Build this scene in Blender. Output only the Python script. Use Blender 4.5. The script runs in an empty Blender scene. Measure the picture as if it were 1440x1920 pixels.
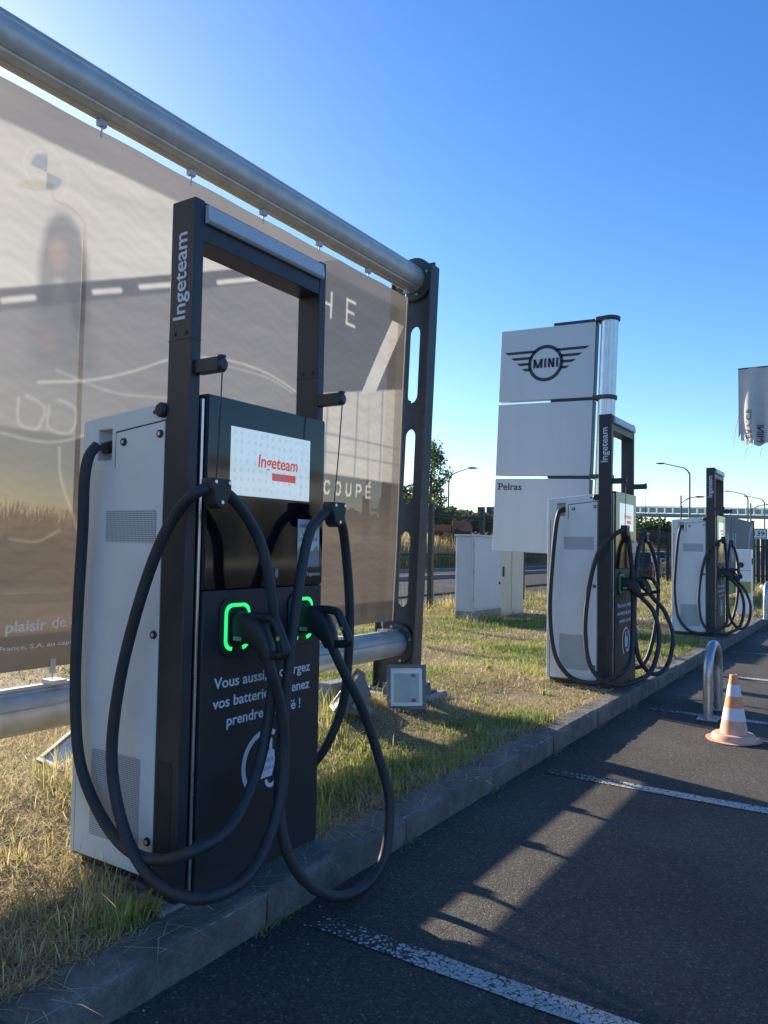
import bpy, bmesh, math, random
import numpy as np
from math import radians, sin, cos, pi
from mathutils import Vector, Matrix
random.seed(7); rng = np.random.default_rng(11)
sc = bpy.context.scene
col = sc.collection

# ------------------------------------------------------------------ camera, sky, sun, exposure
CAM_H = 1.5; YAW = radians(32.9); PITCH = radians(2.5); ROLL = radians(1.04)
cam = bpy.data.cameras.new('camera'); co = bpy.data.objects.new('camera', cam); col.objects.link(co)
fh = Vector((-sin(YAW), cos(YAW), 0)); rh = Vector((cos(YAW), sin(YAW), 0)); zz = Vector((0, 0, 1))
fw = fh*cos(PITCH) + zz*sin(PITCH); u0 = -fh*sin(PITCH) + zz*cos(PITCH)
cr = rh*cos(ROLL) + u0*sin(ROLL); cu = -rh*sin(ROLL) + u0*cos(ROLL)
M = Matrix((cr, cu, -fw)).transposed().to_4x4(); M.translation = (0, 0, CAM_H)
co.matrix_world = M
cam.sensor_fit = 'VERTICAL'; cam.sensor_height = 36; cam.sensor_width = 27; cam.lens = 36*1442/1920
cam.clip_start = 0.05; cam.clip_end = 3000
sc.camera = co

SUN = Vector((-1, .28, 1/2.82)).normalized()
SUN_EL = math.asin(SUN.z); SUN_ROT = math.atan2(SUN.x, SUN.y)
w = bpy.data.worlds.new('World'); sc.world = w; w.use_nodes = True
nt = w.node_tree; bg = nt.nodes['Background']
sky = nt.nodes.new('ShaderNodeTexSky'); sky.sky_type = 'NISHITA'; sky.sun_disc = False
sky.sun_elevation = SUN_EL; sky.sun_rotation = SUN_ROT
sky.altitude = 100; sky.air_density = 1.0; sky.dust_density = 0.6; sky.ozone_density = 3.0
hs_ = nt.nodes.new('ShaderNodeHueSaturation'); hs_.inputs['Saturation'].default_value = 1.28; hs_.inputs['Hue'].default_value = .510
nt.links.new(sky.outputs[0], hs_.inputs['Color']); nt.links.new(hs_.outputs[0], bg.inputs[0]); bg.inputs[1].default_value = 0.118
sl = bpy.data.lights.new('sun', 'SUN'); so = bpy.data.objects.new('sun', sl); col.objects.link(so)
sl.energy = 5.0; sl.angle = radians(0.53); sl.color = (1, .86, .66)
so.rotation_euler = (-SUN).to_track_quat('-Z', 'Y').to_euler(); so.location = (-30, 8, 12)
sc.view_settings.view_transform = 'Standard'; sc.view_settings.look = 'None'
sc.view_settings.exposure = 1.18; sc.view_settings.gamma = 1.0; sc.view_settings.use_curve_mapping = False

# ------------------------------------------------------------------ materials
MT = {}
def surf(name, c, rough=.55, metal=0, var=.12, scale=4, bump=0, bscale=60, spec=.5, coat=0, trans=0, streak=False):
    m = bpy.data.materials.new(name); m.use_nodes = True; MT[name] = m
    n = m.node_tree.nodes; l = m.node_tree.links; p = n['Principled BSDF']
    p.inputs['Roughness'].default_value = rough; p.inputs['Metallic'].default_value = metal
    p.inputs['Specular IOR Level'].default_value = spec
    if coat: p.inputs['Coat Weight'].default_value = coat
    tc = n.new('ShaderNodeTexCoord')
    src = tc.outputs['Object']
    if streak:
        mp = n.new('ShaderNodeMapping'); mp.inputs['Scale'].default_value = (1, 1, .08); l.new(src, mp.inputs[0]); src = mp.outputs[0]
    no = n.new('ShaderNodeTexNoise'); no.inputs['Scale'].default_value = scale; no.inputs['Detail'].default_value = 6
    no.inputs['Roughness'].default_value = .65
    l.new(src, no.inputs['Vector'])
    mx = n.new('ShaderNodeMix'); mx.data_type = 'RGBA'
    mx.inputs['A'].default_value = (*[max(0, x*(1-var)) for x in c], 1); mx.inputs['B'].default_value = (*[min(1, x*(1+var)) for x in c], 1)
    rp = n.new('ShaderNodeMapRange'); rp.inputs['From Min'].default_value = .3; rp.inputs['From Max'].default_value = .7
    l.new(no.outputs['Fac'], rp.inputs['Value']); l.new(rp.outputs['Result'], mx.inputs['Factor'])
    l.new(mx.outputs['Result'], p.inputs['Base Color'])
    rr = n.new('ShaderNodeMapRange'); rr.inputs['To Min'].default_value = max(.02, rough-.08); rr.inputs['To Max'].default_value = min(1, rough+.1)
    l.new(no.outputs['Fac'], rr.inputs['Value']); l.new(rr.outputs['Result'], p.inputs['Roughness'])
    if bump:
        nb = n.new('ShaderNodeTexNoise'); nb.inputs['Scale'].default_value = bscale; nb.inputs['Detail'].default_value = 5
        l.new(tc.outputs['Object'], nb.inputs['Vector'])
        b = n.new('ShaderNodeBump'); b.inputs['Strength'].default_value = bump; b.inputs['Distance'].default_value = .01
        l.new(nb.outputs['Fac'], b.inputs['Height']); l.new(b.outputs['Normal'], p.inputs['Normal'])
    return m
def emit(name, c, s):
    m = bpy.data.materials.new(name); m.use_nodes = True; MT[name] = m
    p = m.node_tree.nodes['Principled BSDF']
    p.inputs['Base Color'].default_value = (*[x*.3 for x in c], 1); p.inputs['Roughness'].default_value = .25
    p.inputs['Emission Color'].default_value = (*c, 1); p.inputs['Emission Strength'].default_value = s
    return m
surf('white_paint', (.80, .79, .765), .38, var=.05, scale=2.5, bump=.02, bscale=300, coat=.1)
surf('white_panel', (.62, .63, .64), .42, var=.035, scale=3, streak=True)
surf('dark_steel', (.035, .037, .042), .42, var=.2, scale=5, bump=.03, bscale=250)
surf('dark_panel', (.028, .030, .034), .5, var=.2, scale=4, bump=.03, bscale=400)
surf('black_glass', (.006, .006, .007), .04, var=.1, spec=.6)
surf('black_plastic', (.022, .024, .028), .48, var=.15, bump=.04, bscale=400)
surf('black_rubber', (.030, .033, .040), .55, var=.25, scale=12, bump=.06, bscale=120)
surf('aluminium', (.62, .62, .61), .36, metal=.85, var=.12, scale=8, bump=.02, bscale=80)
surf('tube_grey', (.50, .49, .47), .42, metal=.35, var=.16, scale=7, bump=.03, bscale=60)
surf('trim_silver', (.75, .76, .77), .28, metal=.9, var=.05)
surf('light_bar', (.55, .57, .60), .3, var=.05)
surf('galvanised', (.42, .44, .46), .38, metal=.8, var=.22, scale=25, bump=.03, bscale=80)
surf('post_grey', (.055, .057, .062), .5, var=.25, scale=6, bump=.05, bscale=60)
surf('letter_white', (.72, .75, .82), .5, var=.03)
surf('letter_dark', (.02, .03, .045), .45, var=.05)
surf('concrete', (.27, .26, .24), .9, var=.3, scale=9, bump=.35, bscale=90)
surf('cabinet_grey', (.56, .57, .58), .55, var=.05, scale=3, streak=True)
surf('cabinet_beige', (.64, .58, .45), .6, var=.05, scale=3, streak=True)
surf('fence_green', (.02, .026, .028), .5, var=.2)
surf('flood_housing', (.20, .205, .215), .5, var=.2, scale=12, bump=.05)
surf('flood_reflector', (.62, .66, .70), .22, metal=.15, var=.08)
surf('rust_brown', (.10, .06, .035), .8, var=.4, scale=12)
surf('flag_cloth', (.55, .53, .52), .85, var=.06)
surf('bark', (.10, .075, .05), .9, var=.3, scale=6, bump=.4, bscale=20)
surf('bridge_paint', (.22, .25, .27), .6, var=.12)
surf('bridge_glass', (.30, .34, .36), .35, var=.08)
surf('lamp_blue', (.07, .085, .16), .5, var=.15)
surf('car_navy', (.018, .022, .035), .25, var=.1, coat=.6)
surf('car_silver', (.45, .47, .49), .3, metal=.3, var=.06, coat=.5)
surf('car_white', (.62, .63, .64), .3, var=.05, coat=.5)
surf('car_glass', (.02, .025, .03), .08, var=.1)
surf('tyre', (.02, .02, .02), .85, var=.2)
surf('light_red', (.35, .02, .02), .25, var=.1)
surf('orange_red', (.27, .075, .04), .55, var=.2)
surf('wall_house', (.50, .46, .42), .8, var=.1)
surf('roof_tile', (.22, .11, .08), .85, var=.2, scale=20)
surf('wall_dealer', (.30, .31, .33), .6, var=.12)
surf('cone_orange', (.86, .33, .16), .6, var=.12, scale=18, bump=.03)
surf('cone_base', (.68, .40, .29), .7, var=.15, scale=18, bump=.06)
surf('cone_white', (.74, .70, .74), .5, var=.05, scale=18)
surf('banner_lime', (.34, .36, .10), .7, var=.08)
surf('banner_grey', (.20, .20, .19), .75, var=.12)
surf('banner_pale', (.46, .47, .46), .7, var=.06)
surf('sticker_white', (.72, .75, .78), .4, var=.03)
surf('sticker_grey', (.30, .31, .33), .5, var=.1)
surf('sticker_green', (.25, .42, .10), .5, var=.1)
surf('red_print', (.55, .035, .03), .4, var=.05)
surf('seam_dark', (.04, .042, .05), .7, var=.1)
emit('led_green', (.03, .95, .22), .52)
emit('led_dim', (.02, .45, .14), .10)
emit('screen_red', (.62, .07, .06), .30)
surf('led_off', (.16, .19, .18), .35, var=.1)
surf('yellow_mark', (.6, .45, .05), .5, var=.1)

def screen_mat():
    m = emit('screen', (.46, .60, .70), .40); n = m.node_tree.nodes; l = m.node_tree.links; p = n['Principled BSDF']
    tc = n.new('ShaderNodeTexCoord'); v = n.new('ShaderNodeTexVoronoi'); v.inputs['Scale'].default_value = 26; v.inputs['Randomness'].default_value = .25
    l.new(tc.outputs['Object'], v.inputs['Vector'])
    no = n.new('ShaderNodeTexNoise'); no.inputs['Scale'].default_value = 160; l.new(tc.outputs['Object'], no.inputs['Vector'])
    ad = n.new('ShaderNodeMath'); ad.operation = 'MULTIPLY_ADD'; ad.inputs[1].default_value = .55; l.new(no.outputs['Fac'], ad.inputs[0]); l.new(v.outputs['Distance'], ad.inputs[2])
    cr_ = n.new('ShaderNodeValToRGB'); e = cr_.color_ramp.elements
    e[0].position = .46; e[0].color = (.38, .50, .58, 1); e[1].position = .56; e[1].color = (.46, .60, .70, 1)
    l.new(ad.outputs[0], cr_.inputs['Fac']); l.new(cr_.outputs['Color'], p.inputs['Emission Color'])
    p.inputs['Roughness'].default_value = .06
screen_mat()

def perforated(name, c, hole, s):
    m = surf(name, c, .5, var=.05); n = m.node_tree.nodes; l = m.node_tree.links; p = n['Principled BSDF']
    tc = n.new('ShaderNodeTexCoord'); sx = n.new('ShaderNodeSeparateXYZ'); l.new(tc.outputs['Object'], sx.inputs[0])
    def saw(o):
        a = n.new('ShaderNodeMath'); a.operation = 'MULTIPLY'; a.inputs[1].default_value = s; l.new(o, a.inputs[0])
        b = n.new('ShaderNodeMath'); b.operation = 'FRACT'; l.new(a.outputs[0], b.inputs[0])
        d = n.new('ShaderNodeMath'); d.operation = 'SUBTRACT'; d.inputs[1].default_value = .5; l.new(b.outputs[0], d.inputs[0])
        q = n.new('ShaderNodeMath'); q.operation = 'MULTIPLY'; l.new(d.outputs[0], q.inputs[0]); l.new(d.outputs[0], q.inputs[1]); return q
    a, b = saw(sx.outputs['X']), saw(sx.outputs['Z'])
    ad = n.new('ShaderNodeMath'); ad.operation = 'ADD'; l.new(a.outputs[0], ad.inputs[0]); l.new(b.outputs[0], ad.inputs[1])
    lt = n.new('ShaderNodeMath'); lt.operation = 'LESS_THAN'; lt.inputs[1].default_value = .095; l.new(ad.outputs[0], lt.inputs[0])
    mx = n.new('ShaderNodeMix'); mx.data_type = 'RGBA'; mx.inputs['A'].default_value = (*c, 1); mx.inputs['B'].default_value = (*hole, 1)
    l.new(lt.outputs[0], mx.inputs['Factor']); l.new(mx.outputs['Result'], p.inputs['Base Color'])
perforated('vent_perforated', (.62, .63, .64), (.10, .10, .11), 120)

def asphalt(name, base, stone, lines=False):
    m = bpy.data.materials.new(name); m.use_nodes = True; MT[name] = m
    n = m.node_tree.nodes; l = m.node_tree.links; p = n['Principled BSDF']
    p.inputs['Roughness'].default_value = .85; p.inputs['Specular IOR Level'].default_value = .35
    tc = n.new('ShaderNodeTexCoord')
    v = n.new('ShaderNodeTexVoronoi'); v.inputs['Scale'].default_value = 115; l.new(tc.outputs['Object'], v.inputs['Vector'])
    v2 = n.new('ShaderNodeTexVoronoi'); v2.inputs['Scale'].default_value = 260; l.new(tc.outputs['Object'], v2.inputs['Vector'])
    big = n.new('ShaderNodeTexNoise'); big.inputs['Scale'].default_value = .9; big.inputs['Detail'].default_value = 7; l.new(tc.outputs['Object'], big.inputs['Vector'])
    sep = n.new('ShaderNodeSeparateColor'); l.new(v.outputs['Color'], sep.inputs[0])
    cr1 = n.new('ShaderNodeValToRGB'); e = cr1.color_ramp.elements
    e[0].position = 0; e[0].color = (*[x*.62 for x in base], 1); e[1].position = .93; e[1].color = (*[x*1.35 for x in base], 1)
    e2 = cr1.color_ramp.elements.new(.975); e2.color = (*stone, 1)
    l.new(sep.outputs[0], cr1.inputs['Fac'])
    mp = n.new('ShaderNodeMapRange'); mp.inputs['From Min'].default_value = .3; mp.inputs['From Max'].default_value = .7; mp.inputs['To Min'].default_value = .6; mp.inputs['To Max'].default_value = 1.4
    l.new(big.outputs['Fac'], mp.inputs['Value'])
    mul = n.new('ShaderNodeMix'); mul.data_type = 'RGBA'; mul.blend_type = 'MULTIPLY'; mul.inputs['Factor'].default_value = 1
    l.new(cr1.outputs['Color'], mul.inputs['A']); l.new(mp.outputs['Result'], mul.inputs['B'])
    l.new(mul.outputs['Result'], p.inputs['Base Color'])
    ad = n.new('ShaderNodeMath'); ad.operation = 'ADD'; l.new(v.outputs['Distance'], ad.inputs[0]); l.new(v2.outputs['Distance'], ad.inputs[1])
    b = n.new('ShaderNodeBump'); b.invert = True; b.inputs['Strength'].default_value = .85; b.inputs['Distance'].default_value = .006
    l.new(ad.outputs[0], b.inputs['Height']); l.new(b.outputs['Normal'], p.inputs['Normal'])
    return m
asphalt('asphalt', (.068, .065, .060), (.16, .15, .138))
asphalt('asphalt_road', (.085, .085, .085), (.2, .2, .19))

def paint_mat():
    m = asphalt('road_paint', (.068, .065, .060), (.16, .15, .138)); n = m.node_tree.nodes; l = m.node_tree.links; p = n['Principled BSDF']
    old = p.inputs['Base Color'].links[0].from_socket
    tc = n.new('ShaderNodeTexCoord')
    ns = n.new('ShaderNodeTexNoise'); ns.inputs['Scale'].default_value = 14; ns.inputs['Detail'].default_value = 4; l.new(tc.outputs['Object'], ns.inputs['Vector'])
    mxv = n.new('ShaderNodeMix'); mxv.data_type = 'RGBA'; mxv.inputs['Factor'].default_value = .06; l.new(tc.outputs['Object'], mxv.inputs['A']); l.new(ns.outputs['Color'], mxv.inputs['B'])
    v = n.new('ShaderNodeTexVoronoi'); v.feature = 'DISTANCE_TO_EDGE'; v.inputs['Scale'].default_value = 46; l.new(mxv.outputs['Result'], v.inputs['Vector'])
    n3 = n.new('ShaderNodeTexNoise'); n3.inputs['Scale'].default_value = 45; n3.inputs['Detail'].default_value = 3; l.new(tc.outputs['Object'], n3.inputs['Vector'])
    # wear grows towards the kerb end of the line (x = -1.9), where water runs
    sx = n.new('ShaderNodeSeparateXYZ'); l.new(tc.outputs['Object'], sx.inputs[0])
    wr = n.new('ShaderNodeMapRange'); wr.inputs['From Min'].default_value = -1.9; wr.inputs['From Max'].default_value = -1.3; wr.inputs['To Min'].default_value = .34; wr.inputs['To Max'].default_value = .06
    l.new(sx.outputs['X'], wr.inputs['Value'])
    a = n.new('ShaderNodeMath'); a.operation = 'MULTIPLY_ADD'; a.inputs[1].default_value = .5; l.new(n3.outputs['Fac'], a.inputs[0]); l.new(v.outputs['Distance'], a.inputs[2])
    s = n.new('ShaderNodeMath'); s.operation = 'SUBTRACT'; l.new(a.outputs[0], s.inputs[0]); l.new(wr.outputs['Result'], s.inputs[1])
    cr1 = n.new('ShaderNodeMapRange'); cr1.inputs['From Min'].default_value = .205; cr1.inputs['From Max'].default_value = .27; l.new(s.outputs[0], cr1.inputs['Value'])
    mx = n.new('ShaderNodeMix'); mx.data_type = 'RGBA'; l.new(cr1.outputs['Result'], mx.inputs['Factor']); l.new(old, mx.inputs['A']); mx.inputs['B'].default_value = (.56, .57, .56, 1)
    l.new(mx.outputs['Result'], p.inputs['Base Color'])
paint_mat()

def soil_mat():
    m = surf('soil', (.20, .155, .085), .95, var=.45, scale=3.5, bump=.6, bscale=40)
    surf('far_ground', (.14, .13, .05), .95, var=.35, scale=.15, bump=.2, bscale=2)
soil_mat()

def kerb_mat():
    m = surf('kerb_concrete', (.145, .138, .125), .92, var=.42, scale=5, bump=.8, bscale=130)
    for nm in ('kerb_concrete', 'concrete', 'post_grey'):
        m = MT[nm]; n = m.node_tree.nodes; l = m.node_tree.links; p = n['Principled BSDF']; old = p.inputs['Base Color'].links[0].from_socket
        tc = n.new('ShaderNodeTexCoord'); a = n.new('ShaderNodeTexNoise'); a.inputs['Scale'].default_value = 55; a.inputs['Detail'].default_value = 9; a.inputs['Roughness'].default_value = .8; l.new(tc.outputs['Object'], a.inputs['Vector'])
        r_ = n.new('ShaderNodeMapRange'); r_.inputs['From Min'].default_value = .32; r_.inputs['From Max'].default_value = .68; r_.inputs['To Min'].default_value = .62; r_.inputs['To Max'].default_value = 1.35; l.new(a.outputs['Fac'], r_.inputs['Value'])
        mu = n.new('ShaderNodeMix'); mu.data_type = 'RGBA'; mu.blend_type = 'MULTIPLY'; mu.inputs['Factor'].default_value = 1; l.new(old, mu.inputs['A']); l.new(r_.outputs['Result'], mu.inputs['B']); l.new(mu.outputs['Result'], p.inputs['Base Color'])
kerb_mat()

def blade_mat(name, rough=.6, tl=.35):
    m = bpy.data.materials.new(name); m.use_nodes = True; MT[name] = m
    n = m.node_tree.nodes; l = m.node_tree.links; p = n['Principled BSDF']; out = n['Material Output']
    a = n.new('ShaderNodeAttribute'); a.attribute_name = 'Col'
    l.new(a.outputs['Color'], p.inputs['Base Color']); p.inputs['Roughness'].default_value = rough; p.inputs['Specular IOR Level'].default_value = .25
    t = n.new('ShaderNodeBsdfTranslucent'); l.new(a.outputs['Color'], t.inputs['Color'])
    mx = n.new('ShaderNodeMixShader'); mx.inputs[0].default_value = tl
    l.new(p.outputs[0], mx.inputs[1]); l.new(t.outputs[0], mx.inputs[2]); l.new(mx.outputs[0], out.inputs['Surface'])
blade_mat('grass_blade', .65, .45); blade_mat('leaf', .55, .35)

def banner_mat():
    m = bpy.data.materials.new('banner_mesh_fabric'); m.use_nodes = True; MT['banner_mesh_fabric'] = m
    n = m.node_tree.nodes; l = m.node_tree.links; out = n['Material Output']; p = n['Principled BSDF']
    a = n.new('ShaderNodeAttribute'); a.attribute_name = 'Col'
    tc = n.new('ShaderNodeTexCoord')
    no = n.new('ShaderNodeTexNoise'); no.inputs['Scale'].default_value = 3; no.inputs['Detail'].default_value = 8
    mp = n.new('ShaderNodeMapping'); mp.inputs['Scale'].default_value = (1, .5, 3); l.new(tc.outputs['Object'], mp.inputs[0]); l.new(mp.outputs[0], no.inputs['Vector'])
    mr = n.new('ShaderNodeMapRange'); mr.inputs['To Min'].default_value = .8; mr.inputs['To Max'].default_value = 1.2; l.new(no.outputs['Fac'], mr.inputs['Value'])
    mu = n.new('ShaderNodeMix'); mu.data_type = 'RGBA'; mu.blend_type = 'MULTIPLY'; mu.inputs['Factor'].default_value = 1
    l.new(a.outputs['Color'], mu.inputs['A']); l.new(mr.outputs['Result'], mu.inputs['B'])
    d = n.new('ShaderNodeBsdfDiffuse'); t = n.new('ShaderNodeBsdfTranslucent'); tr = n.new('ShaderNodeBsdfTransparent')
    l.new(mu.outputs['Result'], d.inputs['Color']); l.new(mu.outputs['Result'], t.inputs['Color'])
    wv = n.new('ShaderNodeTexNoise'); wv.inputs['Scale'].default_value = 2.2; l.new(tc.outputs['Object'], wv.inputs['Vector'])
    b = n.new('ShaderNodeBump'); b.inputs['Strength'].default_value = .25; b.inputs['Distance'].default_value = .02; l.new(wv.outputs['Fac'], b.inputs['Height'])
    l.new(b.outputs['Normal'], d.inputs['Normal'])
    m1 = n.new('ShaderNodeMixShader'); m1.inputs[0].default_value = .30; l.new(d.outputs[0], m1.inputs[1]); l.new(t.outputs[0], m1.inputs[2])
    m2 = n.new('ShaderNodeMixShader'); m2.inputs[0].default_value = .05; l.new(m1.outputs[0], m2.inputs[1]); l.new(tr.outputs[0], m2.inputs[2])
    n.remove(p); l.new(m2.outputs[0], out.inputs['Surface'])
banner_mat()

# ------------------------------------------------------------------ helpers
ORG = {}
class MB:
    def __init__(s): s.v = []; s.f = []
    def add(s, vs, fs):
        o = len(s.v); s.v += [tuple(map(float, q)) for q in vs]; s.f += [tuple(i+o for i in f) for f in fs]; return s
    def box(s, x0, x1, y0, y1, z0, z1, M=None):
        vs = [Vector(q) for q in ((x0,y0,z0),(x1,y0,z0),(x1,y1,z0),(x0,y1,z0),(x0,y0,z1),(x1,y0,z1),(x1,y1,z1),(x0,y1,z1))]
        if M: vs = [M @ q for q in vs]
        return s.add(vs, [(0,3,2,1),(4,5,6,7),(0,1,5,4),(1,2,6,5),(2,3,7,6),(3,0,4,7)])
    def prism(s, poly, axis, a, b, M=None):
        # poly: 2D points; axis: extrusion axis; the other two axes in xyz order
        def mk(p, t):
            q = {'x': (t, p[0], p[1]), 'y': (p[0], t, p[1]), 'z': (p[0], p[1], t)}[axis]
            return M @ Vector(q) if M else q
        n = len(poly); vs = [mk(p, a) for p in poly] + [mk(p, b) for p in poly]
        return s.add(vs, [tuple(range(n))[::-1], tuple(range(n, 2*n))] + [(i, (i+1) % n, n+(i+1) % n, n+i) for i in range(n)])
    def tube(s, path, r, n=12, caps=True):
        P = [Vector(p) for p in path]; R = r if hasattr(r, '__len__') else [r]*len(P)
        T = [(P[min(i+1, len(P)-1)]-P[max(i-1, 0)]).normalized() for i in range(len(P))]
        up = Vector((0, 0, 1)) if abs(T[0].z) < .9 else Vector((1, 0, 0))
        u = T[0].cross(up).normalized(); vs = []
        for i, p in enumerate(P):
            u = (u - T[i]*u.dot(T[i])).normalized(); w_ = T[i].cross(u)
            for k in range(n): vs.append(p + (u*cos(2*pi*k/n) + w_*sin(2*pi*k/n))*R[i])
        fs = [(i*n+k, i*n+(k+1) % n, (i+1)*n+(k+1) % n, (i+1)*n+k) for i in range(len(P)-1) for k in range(n)]
        if caps: fs += [tuple(range(n))[::-1], tuple(range((len(P)-1)*n, len(P)*n))]
        return s.add(vs, fs)
    def cyl(s, p0, p1, r0, r1=None, n=20): return s.tube([p0, p1], [r0, r0 if r1 is None else r1], n)
    def lathe(s, prof, c, n=32):
        vs = [(c[0]+r*cos(2*pi*k/n), c[1]+r*sin(2*pi*k/n), c[2]+z) for r, z in prof for k in range(n)]
        fs = [(i*n+k, i*n+(k+1) % n, (i+1)*n+(k+1) % n, (i+1)*n+k) for i in range(len(prof)-1) for k in range(n)]
        fs += [tuple(range(n))[::-1], tuple(range((len(prof)-1)*n, len(prof)*n))]
        return s.add(vs, fs)
    def build(s, name, mat, parent=None, bevel=0, smooth=False, kind=None, seg=2, ang=35):
        me = bpy.data.meshes.new(name)
        o = ORG.get(parent.name, Vector((0, 0, 0))) if parent else Vector((0, 0, 0))
        me.from_pydata([tuple(Vector(q)-o) for q in s.v], [], s.f)
        bm = bmesh.new(); bm.from_mesh(me); bmesh.ops.recalc_face_normals(bm, faces=bm.faces); bm.to_mesh(me); bm.free()
        me.materials.append(MT[mat] if isinstance(mat, str) else mat)
        ob = bpy.data.objects.new(name, me); col.objects.link(ob)
        if parent: ob.parent = parent; ORG[ob.name] = o
        if smooth:
            me.shade_smooth()
            if smooth == 'auto': me.set_sharp_from_angle(angle=radians(40))
        if bevel:
            md = ob.modifiers.new('bevel', 'BEVEL'); md.width = bevel; md.segments = seg; md.limit_method = 'ANGLE'; md.angle_limit = radians(ang)
        if kind: ob['kind'] = kind
        return ob
def tag(o, label, cat, group=None):
    o['label'] = label; o['category'] = cat
    if group: o['group'] = group
    return o
def thing(name, label, cat, loc, group=None):
    o = bpy.data.objects.new(name, None); col.objects.link(o); o.location = loc; o.empty_display_size = .1
    ORG[o.name] = Vector(loc); return tag(o, label, cat, group)
def copy_tree(o, parent=None):
    c = o.copy(); col.objects.link(c); c.parent = parent
    if parent: c.matrix_parent_inverse = o.matrix_parent_inverse.copy()
    for ch in list(o.children): copy_tree(ch, c)
    return c
def smooth_path(pts, k=6):
    P = [Vector(p) for p in pts]; out = []
    for i in range(len(P)-1):
        p0, p1, p2, p3 = P[max(i-1, 0)], P[i], P[i+1], P[min(i+2, len(P)-1)]
        for j in range(k):
            t = j/k
            out.append(.5*((2*p1)+(-p0+p2)*t+(2*p0-5*p1+4*p2-p3)*t*t+(-p0+3*p1-3*p2+p3)*t**3))
    return out+[P[-1]]
def text_geo(s, bold=0, spacing=1.0, shear=0):
    cu_ = bpy.data.curves.new('t', 'FONT'); cu_.body = s; cu_.offset = bold; cu_.space_character = spacing; cu_.shear = shear; cu_.resolution_u = 3
    ob = bpy.data.objects.new('t', cu_); me = bpy.data.meshes.new_from_object(ob)
    vs = np.array([v.co[:2] for v in me.vertices]); fs = [tuple(p.vertices) for p in me.polygons]
    bpy.data.objects.remove(ob); bpy.data.meshes.remove(me); bpy.data.curves.remove(cu_)
    return vs, fs
def text(name, s, org, U, V, mat, parent, width=None, height=None, bold=0, spacing=1.0, ref=None, depth=.0015, shear=0, fit=None):
    # org: lower-left of the bounding box (or of the baseline when ref given); U, V: unit directions
    vs, fs = text_geo(s, bold, spacing, shear)
    lo, hi = vs.min(0), vs.max(0)
    if ref:     # cap height measured on the letters in ref
        rv, _ = text_geo(ref, bold); capH = rv[:, 1].max()-max(0, rv[:, 1].min()); lo = np.array([lo[0], 0.0])
    else: capH = hi[1]-lo[1]
    sv = height/capH if height else width/(hi[0]-lo[0]); su = width/(hi[0]-lo[0]) if width else sv
    U, V = Vector(U), Vector(V); N = U.cross(V); O = Vector(org)
    a = [O+U*((x-lo[0])*su)+V*((y-lo[1])*sv) for x, y in vs]; n = len(a)
    m = MB(); m.add([q+N*depth for q in a], fs); m.add([q for q in a], [f[::-1] for f in fs])
    # side walls from boundary edges
    ed = {}
    for f in fs:
        for i in range(len(f)): ed[(f[i], f[(i+1) % len(f)])] = 1
    for (i, j) in ed:
        if (j, i) not in ed: m.f.append((n+i, n+j, j, i))
    return m.build(name, mat, parent)
def flat(name, polys, to3d, mat, parent, depth=.002, nrm=(1, 0, 0)):
    m = MB(); N = Vector(nrm)
    for poly in polys:
        a = [Vector(to3d(*q)) for q in poly]; n = len(a)
        m.add(a+[q+N*depth for q in a], [tuple(range(n))[::-1], tuple(range(n, 2*n))]+[(i, (i+1) % n, n+(i+1) % n, n+i) for i in range(n)])
    return m.build(name, mat, parent)
def arc_band(cx, cy, r0, r1, a0, a1, n=40):
    q = []
    for i in range(n):
        t0 = radians(a0+(a1-a0)*i/n); t1 = radians(a0+(a1-a0)*(i+1)/n)
        q.append([(cx+r0*cos(t0), cy+r0*sin(t0)), (cx+r1*cos(t0), cy+r1*sin(t0)), (cx+r1*cos(t1), cy+r1*sin(t1)), (cx+r0*cos(t1), cy+r0*sin(t1))])
    return q
def rrect(x0, x1, y0, y1, r, n=5):
    out = []
    for cx, cy, a in ((x1-r, y1-r, 0), (x0+r, y1-r, 90), (x0+r, y0+r, 180), (x1-r, y0+r, 270)):
        for i in range(n+1): t = radians(a+90*i/n); out.append((cx+r*cos(t), cy+r*sin(t)))
    return out

# ------------------------------------------------------------------ ground and roads
KX = -2.03            # kerb face
GZ = .14              # island level
def sheet(name, x0, x1, y0, y1, z, mat, kind='structure'):
    return MB().add([(x0,y0,z),(x1,y0,z),(x1,y1,z),(x0,y1,z)], [(0,1,2,3)]).build(name, mat, kind=kind)
sheet('ground', -1500, 1500, -1500, 1500, -.06, 'far_ground')
sheet('parking_asphalt', KX-.05, 60, -40, 60, 0, 'asphalt')
# island with gently uneven soil
nx, ny = 46, 240
gx = np.linspace(-9.0, KX-.10, nx); gy = np.linspace(-6, 62, ny)
def ground_z(x, y):
    return GZ-.012+.012*np.sin(1.7*x+.6*y)+.010*np.sin(2.9*y-x*1.3)+.05*np.exp(-((x+3.7)/.55)**2)
vs = [(x, y, float(ground_z(x, y)) if i not in (0, nx-1) else (GZ-.01 if i else -.2)) for y in gy for i, x in enumerate(gx)]
MB().add(vs, [(j*nx+i, j*nx+i+1, (j+1)*nx+i+1, (j+1)*nx+i) for j in range(ny-1) for i in range(nx-1)]).build('grass_island_soil', 'soil', smooth=True, kind='structure')
sheet('back_road', -23.2, -8.95, -40, 260, -.02, 'asphalt_road')
mk = MB()
for k in range(-3, 24): mk.box(-9.72, -9.60, k*2.6, k*2.6+1.35, -.016, -.014)
mk.build('back_road_edge_dashes', 'letter_white', kind='structure')
MB().box(-18.1, -17.6, -40, 260, -.1, .16).build('back_road_median_kerb', 'concrete', kind='structure')
MB().box(-23.5, -23.2, -40, 260, -.1, .12).build('back_road_far_kerb', 'concrete', kind='structure')
bank = MB()
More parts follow.
